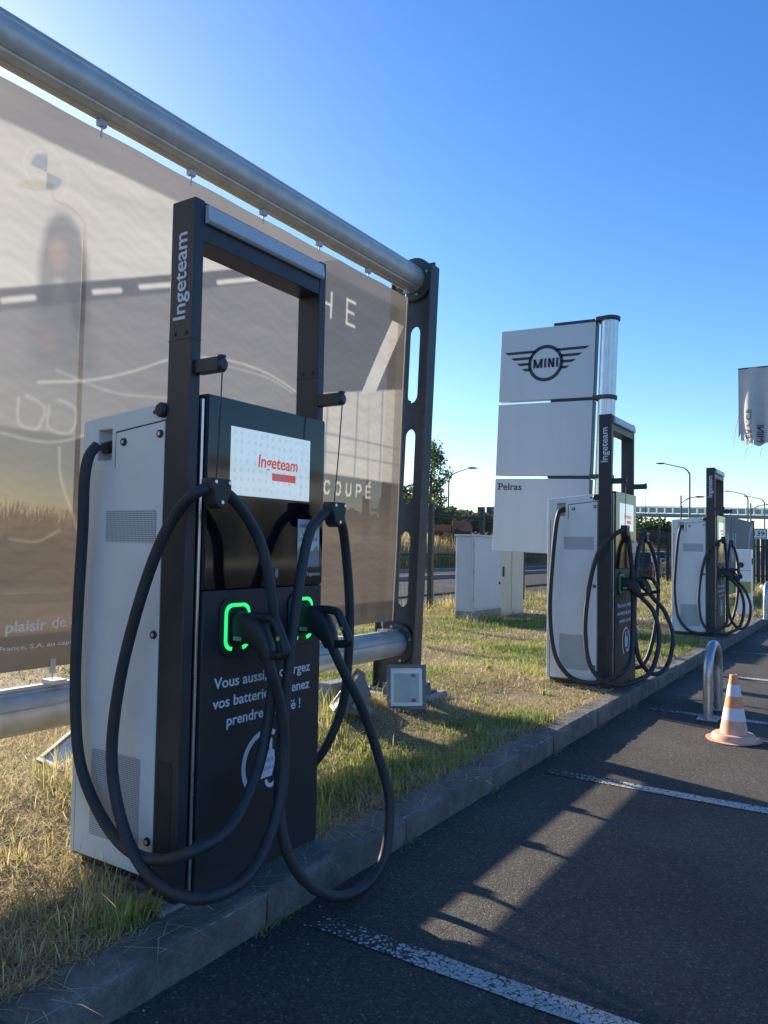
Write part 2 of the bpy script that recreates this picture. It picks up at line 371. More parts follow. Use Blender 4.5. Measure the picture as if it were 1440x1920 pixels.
bx_ = [-23.5, -25.5, -29, -33, -60]; bz_ = [.05, .45, 1.45, 2.1, 2.4]
yy = list(range(-40, 261, 6))
bank.add([(x, y, z+.15*sin(y*.21+x)) for y in yy for x, z in zip(bx_, bz_)], [(j*5+i, j*5+i+1, (j+1)*5+i+1, (j+1)*5+i) for j in range(len(yy)-1) for i in range(4)])
bank.build('grass_bank', 'far_ground', smooth=True, kind='structure')
# kerb of separate stones
kerb = bpy.data.objects.new('kerb', None); col.objects.link(kerb); kerb['kind'] = 'structure'; kerb['label'] = 'concrete kerb between the grass island and the parking bays'; kerb.location = (KX, 0, 0); ORG['kerb'] = Vector((KX, 0, 0))
L = 1.045; y = .26-3*L
KM = None
for k in range(44):
    if KM is None:
        m = MB(); prof = [(-.17, -.05), (.006, -.05), (.0, .118), (-.022, .142), (-.17, .142)]
        ns = 26; vs = []; fs = []
        for i in range(ns+1):
            yv = .006+(L-.012)*i/ns
            for a, b in prof: vs.append((KX+a+random.uniform(-.003, .002)-(.006*(random.random() < .12) if b > .1 else 0), yv, b+random.uniform(-.003, .002)-(.008*(random.random() < .12) if a > -.1 and b > .1 else 0)))
        for i in range(ns):
            for q in range(5): fs.append((i*5+q, i*5+(q+1) % 5, (i+1)*5+(q+1) % 5, (i+1)*5+q))
        fs += [(0,1,2,3,4), tuple(range(ns*5, ns*5+5))[::-1]]
        m.add(vs, fs); ob = m.build('kerb_stone', 'kerb_concrete', kerb, bevel=.006); KM = ob
    else:
        ob = KM.copy(); col.objects.link(ob); ob.parent = kerb
    ob.location = (random.uniform(-.004, .004), y, random.uniform(-.004, .004)); ob.rotation_euler = (random.uniform(-.003, .003), 0, random.uniform(-.003, .003)); y += L
MB().box(KX-.15, KX-.012, -3, 46, -.04, .125).build('kerb_mortar', 'concrete', kerb)
# painted bay lines
for yl in (-2.55, -.03, 2.5, 5.03, 7.57, 10.1, 12.65, 15.2, 17.7):
    m = MB(); n = 40; hw = .055; vs = []
    for i in range(n+1):
        x = -1.9+5.2*i/n
        for s_ in (-1, 1): vs.append((x, yl+s_*(hw+random.uniform(-.004, .004)), .004))
    m.add(vs, [(2*i, 2*i+2, 2*i+3, 2*i+1) for i in range(n)]).build('bay_line', 'road_paint', kind='structure')

# ------------------------------------------------------------------ billboard
BX = lambda z: -3.61+.034*(z-2.27)
bb = thing('banner_billboard', 'large printed mesh banner laced between two grey tubes on slotted posts', 'billboard', (-3.68, 5.95, GZ))
def ridged_tube(cx, cz, r, y0, y1):
    prof = []
    n = 72
    for k in range(n):
        a = 2*pi*k/n; rr = r
        for g in (0.35, 1.1, 1.9, 2.75, 3.6, 4.5, 5.4):
            d = abs((a-g+pi) % (2*pi)-pi)
            if d < .075: rr = r*.93
        prof.append((cx+rr*cos(a), cz+rr*sin(a)))
    return MB().prism(prof, 'y', y0, y1)
TY0 = -1.75
ridged_tube(BX(3.92), 3.92, .122, TY0, 5.93).build('top_tube', 'tube_grey', bb, smooth='auto')
bt = ridged_tube(BX(.62), .625, .112, TY0, 5.93).build('bottom_tube', 'tube_grey', bb, smooth='auto')
for zc, nm in ((3.92, 'top_rail'), (.625, 'bottom_rail')):
    s_ = -1 if zc > 2 else 1; x = BX(zc)
    MB().box(x-.02, x+.02, TY0, 5.92, *sorted((zc+s_*.108, zc+s_*.126))).build(nm, 'tube_grey', bb)
topclips = [2.59-.655*k for k in range(6, 0, -1)]+[2.59, 3.24, 3.90, 4.53, 5.19, 5.80]
botclips = [2.48-.63*k for k in range(6, 0, -1)]+[2.48, 3.1, 3.72, 4.35, 4.99, 5.67]
for yc in topclips:
    x = BX(3.78)
    c = MB().prism(rrect(x-.018, x+.018, 3.755, 3.80, .008, 3), 'y', yc-.022, yc+.022).build('top_clip', 'tube_grey', bb)
    MB().cyl((x, yc, 3.70), (x, yc, 3.76), .006, n=8).build('clip_pin', 'aluminium', c)
for yc in botclips:
    x = BX(.78)
    c = MB().box(x-.03, x+.07, yc-.04, yc+.04, .752, .772).build('bottom_clip', 'aluminium', bb)
    MB().box(x-.006, x+.006, yc-.016, yc+.016, .80, .875).cyl((x, yc, .765), (x, yc, .81), .004, n=8).build('clip_strap', 'aluminium', c)
def post(y, s_):
    # plate in the plane y = const, slots cut as a frame of boxes joined in one outline
    zs = [(.95, 1.63), (1.88, 2.56), (2.80, 3.50)]
    xa, xm0, xm1, xb = -.21, -.035, .075, .19
    def X(z): return -3.555+.036*(z-3.9)
    m = MB(); z0, z1 = GZ-.05, 4.06; t = .022
    def quadslab(a0, a1, c0, c1):
        vs = [(X(c0)+a0, y-t/2, c0), (X(c0)+a1, y-t/2, c0), (X(c1)+a1, y-t/2, c1), (X(c1)+a0, y-t/2, c1)]
        vs += [(a, y+t/2, c) for a, _, c in vs]
        m.add(vs, [(0,1,2,3), (7,6,5,4), (0,4,5,1), (1,5,6,2), (2,6,7,3), (3,7,4,0)])
    quadslab(xa, xm0, z0, z1); quadslab(xm1, xb, z0, z1)
    edges = [z0]+[e for q in zs for e in q]+[z1]
    for i in range(0, len(edges), 2): quadslab(xm0, xm1, edges[i], edges[i+1])
    # rounded slot ends
    c_ = (xm0+xm1)/2; r = (xm1-xm0)/2
    for a, b in zs:
        for zc, sg in ((a, 1), (b, -1)):
            for side in (-1, 1):
                pts = [(c_+side*r, zc)]
                for i in range(7):
                    th = pi/2*i/6; pts.append((c_+side*r*cos(th), zc+sg*(r*1.35-r*1.35*sin(th))))
                pts = [(X(pz)+px_, pz) for px_, pz in pts]
                m.prism(pts, 'y', y-t/2, y+t/2)
    o = m.build('post_plate', 'post_grey', bb)
    f = MB()
    for a0, a1, w_ in ((xb, xb+.02, .09), (xa-.015, xa, .07)):
        f.add([(X(z)+a, yv, z) for z in (z0, 4.02) for a in (a0, a1) for yv in (y-w_, y+w_*.6)], [(0,1,3,2), (4,6,7,5), (0,4,5,1), (2,3,7,6), (0,2,6,4), (1,5,7,3)])
    f.build('post_flange', 'post_grey', o, bevel=.004)
    for zc in (3.92, .625):
        MB().cyl((BX(zc), y-s_*.012, zc), (BX(zc), y-s_*.06, zc), .198 if zc > 2 else .18, n=40).build('tube_flange', 'post_grey', o, bevel=.006, smooth='auto')
    MB().cyl((X(3.92), y+s_*.012, 3.92), (X(3.92), y+s_*.03, 3.92), .16, n=32).build('back_flange', 'post_grey', o, bevel=.006, smooth='auto')
    for zc in (3.92, .625):
        for a in (.1, .6, 1.1, 1.6):
            th = a*pi; MB().cyl((BX(zc)+.155*cos(th), y-s_*.06, zc+.155*sin(th)), (BX(zc)+.155*cos(th), y-s_*.072, zc+.155*sin(th)), .014, n=6).build('flange_bolt', 'galvanised', o)
    MB().box(-4.0, -3.30, y-.26, y+.26, .0, .20).build('post_footing', 'concrete', bb, bevel=.02)
    b = MB().box(-3.95, -3.36, y-.16, y+.16, .20, .222)
    b.build('base_plate', 'post_grey', bb, bevel=.003)
    for bxp in (-3.90, -3.41):
        for dy in (-.11, .11): MB().cyl((bxp, y+dy, .222), (bxp, y+dy, .25), .016, n=6).build('anchor_bolt', 'galvanised', bb)
post(5.965, 1); post(-1.78, -1)

# banner cloth with its print in a colour attribute
Y0, Y1, Z0, Z1 = -1.62, 5.86, .835, 3.735
ny_, nz_ = 600, 330
YY, ZZ = np.meshgrid(np.concatenate([np.linspace(Y0, 1.95, 80, endpoint=False), np.linspace(1.95, Y1, ny_-80)]), np.linspace(Z0, Z1, nz_))
Yf, Zf = YY.ravel(), ZZ.ravel()
Lc, Mc, Dc, Bc = np.array((.46, .435, .385)), np.array((.185, .173, .16)), np.array((.052, .05, .05)), np.array((.135, .113, .097))
C = np.tile(Lc, (len(Yf), 1))
def put(mask, c, a=1.0):
    a = np.clip(mask.astype(float)*a, 0, 1)[:, None]; C[:] = C*(1-a)+np.array(c)*a
def soft(d, w_=.008): return np.clip(.5-d/(2*w_), 0, 1)
def seg(p, q, r):
    d = np.array(q)-np.array(p); t = np.clip(((Yf-p[0])*d[0]+(Zf-p[1])*d[1])/(d@d), 0, 1)
    return soft(np.hypot(Yf-p[0]-t*d[0], Zf-p[1]-t*d[1])-r)
def stroke(pts, r, c, a=1):
    P = [tuple(v[:2]) for v in smooth_path([(p[0], p[1], 0) for p in pts], 5)]
    m_ = np.zeros(len(Yf))
    for p, q in zip(P[:-1], P[1:]): m_ = np.maximum(m_, seg(p, q, r))
    put(m_, c, a)
def inpoly(poly):
    m_ = np.zeros(len(Yf), bool); n = len(poly)
    for i in range(n):
        (x1, y1), (x2, y2) = poly[i], poly[(i+1) % n]
        if y1 == y2: continue
        c = ((y1 > Zf) != (y2 > Zf)) & (Yf < (x2-x1)*(Zf-y1)/(y2-y1)+x1); m_ ^= c
    return m_
def blur(m_, k=3):
    a = m_.astype(float).reshape(nz_, ny_)
    for ax in (0, 1): a = sum(np.roll(a, d, ax) for d in range(-k, k+1))/(2*k+1)
    return a.ravel()
def blob(cy, cz, ry, rz): return soft(np.hypot((Yf-cy)/ry, (Zf-cz)/rz)-1, .06)
lineU = 2.72+.376*(Yf-2.09)
below = soft(Zf-lineU)
put(below, Mc)
put(below*soft(lineU-.11-Zf, .01), Dc*1.25, .6)
for a, b in (((2.09, 2.66), (2.25, 2.72)), ((2.60, 2.85), (2.77, 2.91)), ((2.91, 2.97), (3.19, 3.07)), ((3.52, 3.18), (4.09, 3.39)), ((1.2, 2.33), (1.8, 2.55))):
    put(seg(a, b, .014), Lc*1.1)
put(below*soft(lineU-.62-Zf, .25)*0+np.clip((lineU-.25-Zf)/.5, 0, 1)*below, Mc*.9+Bc*.12, .8)
# interior wall on the right
rightw = soft(4.40-Yf, .006)*below
put(rightw, Mc*.55)
bandz = np.interp(Yf, [-2, 3.44, 4.65, 5.87], [1.6, 2.27, 2.66, 2.91])
put(soft(Zf-bandz)*soft(4.42-Yf), Lc*.86)
put(soft(Zf-bandz)*soft(Yf-4.42), Mc*.8+Bc*.2, .7)
put(soft(Zf-2.05), Bc); put(soft(np.abs(Zf-1.55)-.03), Bc*1.15, .5); put(soft(Zf-1.30), Bc*.92, .7)
put(soft(Zf-2.05)*soft(Zf*-1+1.75, .12), Dc*1.3, .7)
for yv in (4.72, 5.12, 5.5): put(soft(np.abs(Yf-yv)-.012)*soft(Zf-bandz)*soft(2.05-Zf), Mc*.7, .6)
for zv in (2.36, 2.22): put(soft(np.abs(Zf-zv)-.008)*soft(Zf-bandz)*soft(4.6-Yf), Mc*.75, .6)
for k in range(14): 
    zc = 1.0+k*.055; put(soft(np.abs(Zf-zc-.01*np.sin(Yf*7+k))-.003), Dc, .22)
# big figure stroke and its foot
put(inpoly([(5.60, 3.47), (5.80, 3.47), (5.38, 2.79), (5.16, 2.74)]), Lc*.98)
# emblem ring with quarters
r_ = np.hypot(Yf-2.285, Zf-3.38); an = np.arctan2(Zf-3.38, Yf-2.285)
put(soft(np.abs(r_-.125)-.005), Lc*1.2, .5); put(soft(r_-.088)*(((an > pi/2) | ((an < 0) & (an > -pi/2)))), (.16, .20, .25), .6)
# standing figure: long dark hair, pale face, dark coat
put(blur(inpoly([(2.24, 2.36), (2.25, 2.62), (2.31, 2.72), (2.38, 2.80), (2.50, 2.80), (2.57, 2.72), (2.62, 2.6), (2.66, 2.36)]), 7), Dc*1.8, .45)
put(blur(inpoly([(2.36, 3.20), (2.30, 3.12), (2.275, 2.98), (2.27, 2.80), (2.29, 2.66), (2.34, 2.70), (2.37, 2.86), (2.42, 2.84), (2.46, 2.72), (2.50, 2.60), (2.56, 2.66), (2.575, 2.82), (2.55, 3.0), (2.50, 3.14), (2.43, 3.21)]), 3), Dc*1.3, .6)
put(blur(blob(2.375, 2.98, .048, .08), 3), (.36, .27, .22), .75); put(blur(blob(2.325, 2.53, .06, .045), 4), (.30, .18, .16), .3)
# outline drawing of a car
stroke([(2.30, 2.30), (2.61, 2.37), (2.9, 2.48), (3.21, 2.62), (3.62, 2.70), (4.03, 2.69), (4.36, 2.61)], .005, Lc*1.2, .6)
stroke([(3.62, 2.66), (4.03, 2.66), (4.30, 2.60)], .004, Lc, .6)
stroke([(2.40, 2.38), (2.75, 2.33), (3.1, 2.36), (3.9, 2.45)], .006, Lc, .36)
stroke([(2.20, 2.20), (2.21, 2.08), (2.30, 2.06), (2.33, 2.10), (2.34, 2.18), (2.24, 2.22)], .006, Lc*1.1, .36)
stroke([(2.37, 2.19), (2.37, 2.08), (2.47, 2.06), (2.52, 2.10), (2.52, 2.20), (2.42, 2.23)], .006, Lc*1.1, .36)
stroke([(2.1, 2.02), (2.35, 2.0), (2.55, 2.05), (2.72, 2.16)], .0045, Lc*1.1, .36)
stroke([(2.44, 1.98), (2.46, 1.82), (2.55, 1.62), (2.60, 1.5)], .0045, Lc*1.1, .36); stroke([(2.2, 1.50), (2.35, 1.49), (2.47, 1.55)], .0045, Lc, .36)
stroke([(3.2, 2.0), (3.6, 2.05), (4.1, 2.0)], .006, Lc, .5); stroke([(2.7, 1.6), (3.0, 1.35), (3.4, 1.3)], .006, Lc, .5)
# thin capitals
def glyph(strokes, y, z, wd, h, r_=.009):
    for st_ in strokes:
        for p, q in zip(st_[:-1], st_[1:]): put(seg((y+p[0]*wd, z+p[1]*h), (y+q[0]*wd, z+q[1]*h), r_), Lc*1.25)
G_T = [[(0, 1), (1, 1)], [(.5, 0), (.5, 1)]]; G_H = [[(0, 0), (0, 1)], [(1, 0), (1, 1)], [(0, .5), (1, .5)]]; G_E = [[(1, 0), (0, 0), (0, 1), (1, 1)], [(0, .52), (.85, .52)]]
G_C = [[(1, .8), (.75, 1), (.25, 1), (0, .75), (0, .25), (.25, 0), (.75, 0), (1, .2)]]; G_O = [[(.25, 0), (.75, 0), (1, .25), (1, .75), (.75, 1), (.25, 1), (0, .75), (0, .25), (.25, 0)]]
G_U = [[(0, 1), (0, .25), (.25, 0), (.75, 0), (1, .25), (1, 1)]]; G_P = [[(0, 0), (0, 1), (.75, 1), (1, .8), (1, .62), (.75, .45), (0, .45)]]
glyph(G_T, 4.25, 3.24, .17, .19); glyph(G_H, 4.58, 3.26, .13, .19); glyph(G_E, 4.92, 3.27, .115, .19)
for i_, g_ in enumerate((G_C, G_O, G_U, G_P, G_E)): glyph(g_, 4.735+i_*.142, 1.90, .062, .092, .0055)
put(seg((5.335, 2.012), (5.355, 2.03), .005), Lc*1.25)
# camera-like moire ripple painted into the cloth colour
rip = np.sin(2*pi*(Zf*9+.35*np.sin(2*pi*Yf*2.1+Zf*3)+.25*np.sin(2*pi*Yf*.7)))*.5+.5*np.sin(2*pi*(Zf*17+.5*np.sin(2*pi*Yf*3.1+1.3)))
C *= (1+.055*rip)[:, None]
# hems
hem = np.interp(Yf, [2, 4.5, 5.9], [3.53, 3.60, 3.60]); put(soft(hem-Zf, .01), Mc*.85, .8); put(soft(5.70-Yf, .006), Mc*.75, .55); put(soft(Zf-1.015, .01), Dc, .85)
put(soft(np.abs(Yf-5.835)-.012), Lc*.9, .8)
Xf = -3.61+.034*(Zf-2.27)+.010*np.sin(Yf*2.3+Zf*1.1)*np.sin((Zf-Z0)/(Z1-Z0)*pi)+.004*np.sin(Yf*9.6)*np.clip((Zf-3.2)/.5, 0, 1)
me = bpy.data.meshes.new('banner_cloth')
idx = np.arange(ny_*nz_).reshape(nz_, ny_)
F4 = np.stack([idx[:-1, :-1], idx[:-1, 1:], idx[1:, 1:], idx[1:, :-1]], -1).reshape(-1, 4)
def np_mesh(me, V, Fq, colors=None):
    k = Fq.shape[1]; me.vertices.add(len(V)); me.vertices.foreach_set('co', V.astype(np.float32).ravel())
    me.loops.add(Fq.size); me.loops.foreach_set('vertex_index', Fq.astype(np.int32).ravel())
    me.polygons.add(len(Fq)); me.polygons.foreach_set('loop_start', np.arange(0, Fq.size, k, dtype=np.int32))
    if colors is not None:
        a = me.color_attributes.new('Col', 'FLOAT_COLOR', 'POINT'); a.data.foreach_set('color', np.c_[colors, np.ones(len(colors))].astype(np.float32).ravel())
    me.update(calc_edges=True)
np_mesh(me, np.stack([Xf, Yf, Zf], -1)-np.array(bb.location), F4, np.clip(C, 0, 1)); me.shade_smooth(); me.materials.append(MT['banner_mesh_fabric'])
cloth = bpy.data.objects.new('banner_cloth', me); col.objects.link(cloth); cloth.parent = bb; ORG['banner_cloth'] = Vector(bb.location)
surf('print_pale', (.84, .80, .74), .7, var=.05)
def btext(s, y, z, h, wd=None, sp=1.0, bold=0, mat='print_pale', ref='H'):
    text('banner_lettering', s, (BX(z)+.012, y, z), (0, 1, 0), (.034, 0, 1), mat, cloth, height=h, width=wd, ref=ref, spacing=sp, bold=bold)
btext('le', 2.02, 1.035, .055); btext('plaisir', 2.20, 1.035, .055, .225, bold=.02); btext('de conduire', 2.455, 1.04, .055, .42)
btext('W France, S.A. au capital de 2 805 000 euros', 2.10, .945, .022, .95, ref='F')

# ------------------------------------------------------------------ charging station
CY0, CY1 = 2.06, 2.87
def make_charger():
    t = thing('charging_station', '', 'charging station', (-2.55, 2.465, GZ), 'rapid charging stations along the kerb')
    MB().box(-2.86, -2.24, CY0+.05, CY1-.05, GZ-.02, .205).build('plinth', 'dark_steel', t)
    MB().box(-2.44, -2.21, CY0-.09, CY1+.04, .0, .147).box(-2.82, -2.4405, CY0+.03, CY1-.03, .0, .146).build('foundation_slab', 'concrete', t, bevel=.01)
    # cabinet with a cable inlet recessed in each flank
    zt = lambda x: 2.010+(x+2.88)*.085
    xs = [-2.88, -2.78, -2.69, -2.35]; zs = [.195, 1.835, 1.965]
    m = MB()
    for yv, iy in ((CY0, .07), (CY1, -.07)):
        for i in range(3):
            for j in range(3):
                za = zs[j]; zb0 = zs[j+1] if j < 2 else zt(xs[i]); zb1 = zs[j+1] if j < 2 else zt(xs[i+1])
                if i == 1 and j == 1:
                    a = [(xs[1], yv, za), (xs[2], yv, za), (xs[2], yv, zb0), (xs[1], yv, zb0)]; b = [(p[0], yv+iy, p[2]) for p in a]
                    m.add(a+b, [(4,5,6,7), (0,1,5,4), (1,2,6,5), (2,3,7,6), (3,0,4,7)]); continue
                m.add([(xs[i], yv, za), (xs[i+1], yv, za), (xs[i+1], yv, zb1), (xs[i], yv, zb0)], [(0,1,2,3)])
    for xv in (-2.88, -2.35):
        zz_ = zs+[zt(xv)]
        for j in range(3): m.add([(xv, CY0, zz_[j]), (xv, CY1, zz_[j]), (xv, CY1, zz_[j+1]), (xv, CY0, zz_[j+1])], [(0,1,2,3)])
    for i in range(3):
        m.add([(xs[i], CY0, zt(xs[i])), (xs[i+1], CY0, zt(xs[i+1])), (xs[i+1], CY1, zt(xs[i+1])), (xs[i], CY1, zt(xs[i]))], [(0,1,2,3)])
        m.add([(xs[i], CY0, .195), (xs[i+1], CY0, .195), (xs[i+1], CY1, .195), (xs[i], CY1, .195)], [(0,1,2,3)])
    cab = m.build('cabinet', 'white_paint', t)
    bm = bmesh.new(); bm.from_mesh(cab.data); bmesh.ops.remove_doubles(bm, verts=bm.verts, dist=1e-5); bmesh.ops.recalc_face_normals(bm, faces=bm.faces); bm.to_mesh(cab.data); bm.free()
    md = cab.modifiers.new('bevel', 'BEVEL'); md.width = .006; md.segments = 2; md.limit_method = 'ANGLE'; md.angle_limit = radians(40)
    poly = [(-2.842, .205), (-2.362, .205), (-2.362, 1.975), (-2.655, 1.945), (-2.655, 1.80), (-2.842, 1.80)]
    g = 1.0
    for yv, s_ in ((CY0, -1), (CY1, 1)):
        seam = [(-2.848, .199), (-2.357, .199), (-2.357, 1.982), (-2.662, 1.952), (-2.662, 1.794), (-2.848, 1.794)]
        sd = MB().prism(seam, 'y', yv+s_*.0005, yv+s_*.0025).build('door_seam', 'seam_dark', cab)
        d = MB().prism(poly, 'y', yv+s_*.001, yv+s_*.006).build('side_door', 'white_paint', cab, bevel=.002)
        for (x0, x1, z0, z1) in ((-2.70, -2.395, 1.495, 1.625), (-2.742, -2.442, .30, .645)):
            MB().prism(rrect(x0, x1, z0, z1, .01, 3), 'y', yv+s_*.0055, yv+s_*.008).build('vent_grille', 'vent_perforated', cab)
        for x, z in ((-2.604, 1.905), (-2.386, 1.925), (-2.388, 1.136), (-2.388, .342)):
            k = MB().cyl((x, yv+s_*.006, z), (x, yv+s_*.014, z), .017, .015, 20).build('lock', 'black_plastic', cab, smooth='auto')
            MB().cyl((x, yv+s_*.014, z), (x, yv+s_*.016, z), .008, n=12).build('lock_core', 'trim_silver', k)
        MB().cyl((-2.43, yv+s_*.001, 2.015), (-2.43, yv+s_*.003, 2.015), .008, n=14).build('sensor_hole', 'black_plastic', cab)
        MB().tube([(-2.375, yv+s_*.0, 2.018), (-2.375, yv+s_*.02, 2.018), (-2.375, yv+s_*.028, 2.018)], [.03, .03, .022], 20).build('handle_knob', 'black_plastic', cab, smooth='auto')
        MB().cyl((-2.733, yv-s_*.066, 1.905), (-2.733, yv+s_*.004, 1.885), .027, .025, 16).build('cable_gland', 'black_plastic', cab, smooth='auto')
    # portal frame
    for y0, y1, nm in ((2.050, 2.100, 1), (2.840, 2.888, 2)):
        p = MB().box(-2.352, -2.222, y0, y1, GZ, 2.842).build('frame_post', 'dark_steel', t, bevel=.004)
        MB().box(-2.345, -2.262, y0-.0022, y0+.004, .30, .66).build('access_cover', 'dark_panel', p, bevel=.001)
        for zsm in (2.285,):
            MB().box(-2.353, -2.221, y0-.0008, y1+.0008, zsm, zsm+.003).build('post_seam', 'seam_dark', p)
            for dx in (-.03, .03): MB().cyl((-2.287+dx, y0, zsm+.028), (-2.287+dx, y0-.005, zsm+.028), .008, n=12).build('screw', 'dark_steel', p)
    text('side_lettering', 'Ingeteam', (-2.262, 2.0495, 2.365), (0, 0, 1), (-1, 0, 0), 'letter_white', t, width=.345, height=.066, bold=.012, ref='I', depth=.0015)
    text('side_lettering', 'Ingeteam', (-2.31, 2.8885, 2.365), (0, 0, 1), (1, 0, 0), 'letter_white', t, width=.345, height=.066, bold=.012, ref='I', depth=.0015)
    MB().box(-2.352, -2.225, 2.1, 2.84, 2.682, 2.838).build('frame_beam', 'dark_steel', t, bevel=.003)
    lb = MB().prism([(-2.223, 2.752), (-2.208, 2.752), (-2.196, 2.762), (-2.203, 2.822), (-2.223, 2.828)], 'y', 2.102, 2.845).build('light_bar', 'light_bar', t, bevel=.003)
    MB().box(-2.222, -2.212, 2.106, 2.118, .165, 2.06).build('trim_strip', 'trim_silver', t, bevel=.002)
    # front door: matt lower panel, glass upper panel
    fp = MB().box(-2.345, -2.200, 2.128, 2.873, .142, 1.311).build('front_panel', 'dark_panel', t, bevel=.004)
    MB().box(-2.345, -2.205, 2.128, 2.873, 1.314, 2.082).build('glass_backing', 'dark_panel', t, bevel=.004)
    gl = MB().prism(rrect(2.130, 2.872, 1.316, 2.080, .012, 4), 'x', -2.2045, -2.1985).build('front_glass', 'black_glass', t, bevel=.0015)
    sn = MB().box(-2.198, -2.1965, 2.252, 2.762, 1.694, 1.972).build('screen', 'screen', gl)
    text('screen_logo', 'Ingeteam', (-2.1963, 2.415, 1.822), (0, 1, 0), (0, 0, 1), 'screen_red', sn, width=.26, height=.052, bold=.018, ref='I', depth=.0006, shear=.1)
    MB().box(-2.1964, -2.1958, 2.505, 2.662, 1.770, 1.802).build('screen_tag', 'screen_red', sn)
    text('screen_tag_lettering', 'ELECTRIFYING', (-2.1957, 2.512, 1.788), (0, 1, 0), (0, 0, 1), 'letter_white', sn, width=.078, height=.009, depth=.0004)
    text('screen_tag_lettering', 'A SUSTAINABLE FUTURE', (-2.1957, 2.512, 1.774), (0, 1, 0), (0, 0, 1), 'letter_white', sn, width=.132, height=.009, depth=.0004)
    sk = MB().box(-2.198, -2.1968, 2.688, 2.845, 1.398, 1.612).build('notice', 'sticker_white', gl)
    MB().box(-2.1968, -2.1964, 2.688, 2.845, 1.398, 1.47).build('notice_footer', 'sticker_grey', sk)
    text('notice_lettering', 'mobily', (-2.1966, 2.70, 1.575), (0, 1, 0), (0, 0, 1), 'letter_dark', sk, width=.075, height=.02, ref='b', depth=.0004)
    flat('notice_hill', [[(2.69, 1.47), (2.715, 1.50), (2.735, 1.47)], [(2.80, 1.47), (2.825, 1.495), (2.843, 1.47)]], lambda y, z: (-2.1966, y, z), 'sticker_green', sk, .0004)
    flat('notice_line', [[(2.70, z), (2.83, z), (2.83, z+.002), (2.70, z+.002)] for z in (1.515, 1.521, 1.527)]+arc_band(2.735, 1.548, .010, .014, 150, 390, 14), lambda y, z: (-2.1966, y, z), 'letter_dark', sk, .0004)
    text('glass_lettering', 'Ingeteam', (-2.1984, 2.762, 1.357), (0, 1, 0), (0, 0, 1), 'letter_white', gl, width=.095, height=.017, ref='I', depth=.0004)
    flat('contactless_mark', [q for r in (.012, .02, .028) for q in arc_band(2.53, 1.372, r, r+.003, -45, 45, 8)], lambda y, z: (-2.1984, y, z), 'letter_white', gl, .0004)
    # text and plug pictogram
    for s, y0, y1, z in (('Vous aussi, rechargez', 2.196, 2.800, .925), ('vos batteries et venez', 2.192, 2.798, .847), ('prendre un café !', 2.272, 2.735, .769)):
        tot = text_geo(s, .016)[0]; t0, t1 = tot[:, 0].min(), tot[:, 0].max(); pre = ''
        for wd_ in s.split(' '):
            g0 = text_geo(pre+wd_, .016)[0][:, 0].max(); wv = text_geo(wd_, .016)[0]; ww = wv[:, 0].max()-wv[:, 0].min(); pre += wd_+' '
            k_ = (y1-y0)/(t1-t0); text('panel_lettering', wd_, (-2.1995, y0+(g0-ww-t0)*k_, z), (0, 1, 0), (0, 0, 1), 'letter_white', fp, width=ww*k_, height=.042, bold=.016, ref='V', depth=.001)
    cy, cz = 2.505, .575; ci = cy; 
    polys = arc_band(cy, cz, .118, .140, 62, 232, 40)+arc_band(cy, cz, .118, .140, -62, 52, 30)
    cy += .012
    polys += [rrect(cy-.050, cy+.050, cz-.035, cz+.045, .012, 4), rrect(cy-.034, cy-.016, cz+.04, cz+.095, .006, 3), rrect(cy+.016, cy+.034, cz+.04, cz+.095, .006, 3)]
    polys += [[(cy-.050, cz-.02), (cy-.035, cz-.065), (cy+.035, cz-.065), (cy+.050, cz-.02)]]
    polys += arc_band(cy+.030, cz-.075, .022, .038, 180, 350, 16)+[rrect(cy-.112, cy-.082, cz-.125, cz-.095, .010, 4)]
    polys += [rrect(cy-.060, cy+.060, cz-.005, cz+.014, .006, 2)]
    flat('plug_pictogram', polys, lambda y, z: (-2.1998, y, z), 'letter_white', fp, .001)
    # connector holders and connectors
    for k, (yc, zc) in enumerate(((2.307, 1.163), (2.722, 1.168))):
        h = MB().prism(rrect(yc-.094, yc+.094, zc-.118, zc+.118, .055, 7), 'x', -2.2, -2.190).build('connector_holder', 'black_plastic', t, bevel=.004)
        ring = MB(); o_ = rrect(yc-.072, yc+.072, zc-.094, zc+.094, .040, 7); i_ = rrect(yc-.058, yc+.058, zc-.080, zc+.080, .030, 7); n = len(o_)
        vs = [(-2.1855, a, b) for a, b in o_]+[(-2.1855, a, b) for a, b in i_]+[(-2.191, a, b) for a, b in o_]+[(-2.191, a, b) for a, b in i_]
        fs = []
        for i in range(n):
            j = (i+1) % n
            a, b = o_[i]
            if abs(a-yc+.005) < .035 and b < zc: continue        # gap at the bottom of the light
            fs += [(i, j, n+j, n+i), (2*n+i, 2*n+j, j, i), (n+i, n+j, 3*n+j, 3*n+i)]
        ring.add(vs, fs).build('status_light', 'led_green', h)
        MB().prism(rrect(yc-.055, yc+.055, zc-.077, zc+.077, .030, 6), 'x', -2.19, -2.182).build('holder_insert', 'black_plastic', h)
        g_ = make_gun(t, yc, zc)
    # suspension arms, cords and cable clamps
    for ya, yk, zk in ((2.088, 2.075, 1.695), (2.862, 2.82, 1.648)):
        a = MB().box(-2.222, -2.098, ya-.022, ya+.022, 2.150, 2.204).tube([(-2.098, ya, 2.177), (-2.092, ya, 2.177), (-2.084, ya, 2.177)], [.030, .030, .018], 16).build('suspension_arm', 'dark_steel', t, bevel=.004)
        MB().box(-2.106, -2.086, ya-.012, ya+.012, 2.203, 2.212).build('arm_cap', 'dark_steel', a)
        MB().tube([(-2.092, ya, 2.16), (-2.092, (ya+yk)/2, (2.16+zk)/2+.02), (-2.095, yk, zk+.05)], .0028, 6).build('cord', 'black_rubber', a)
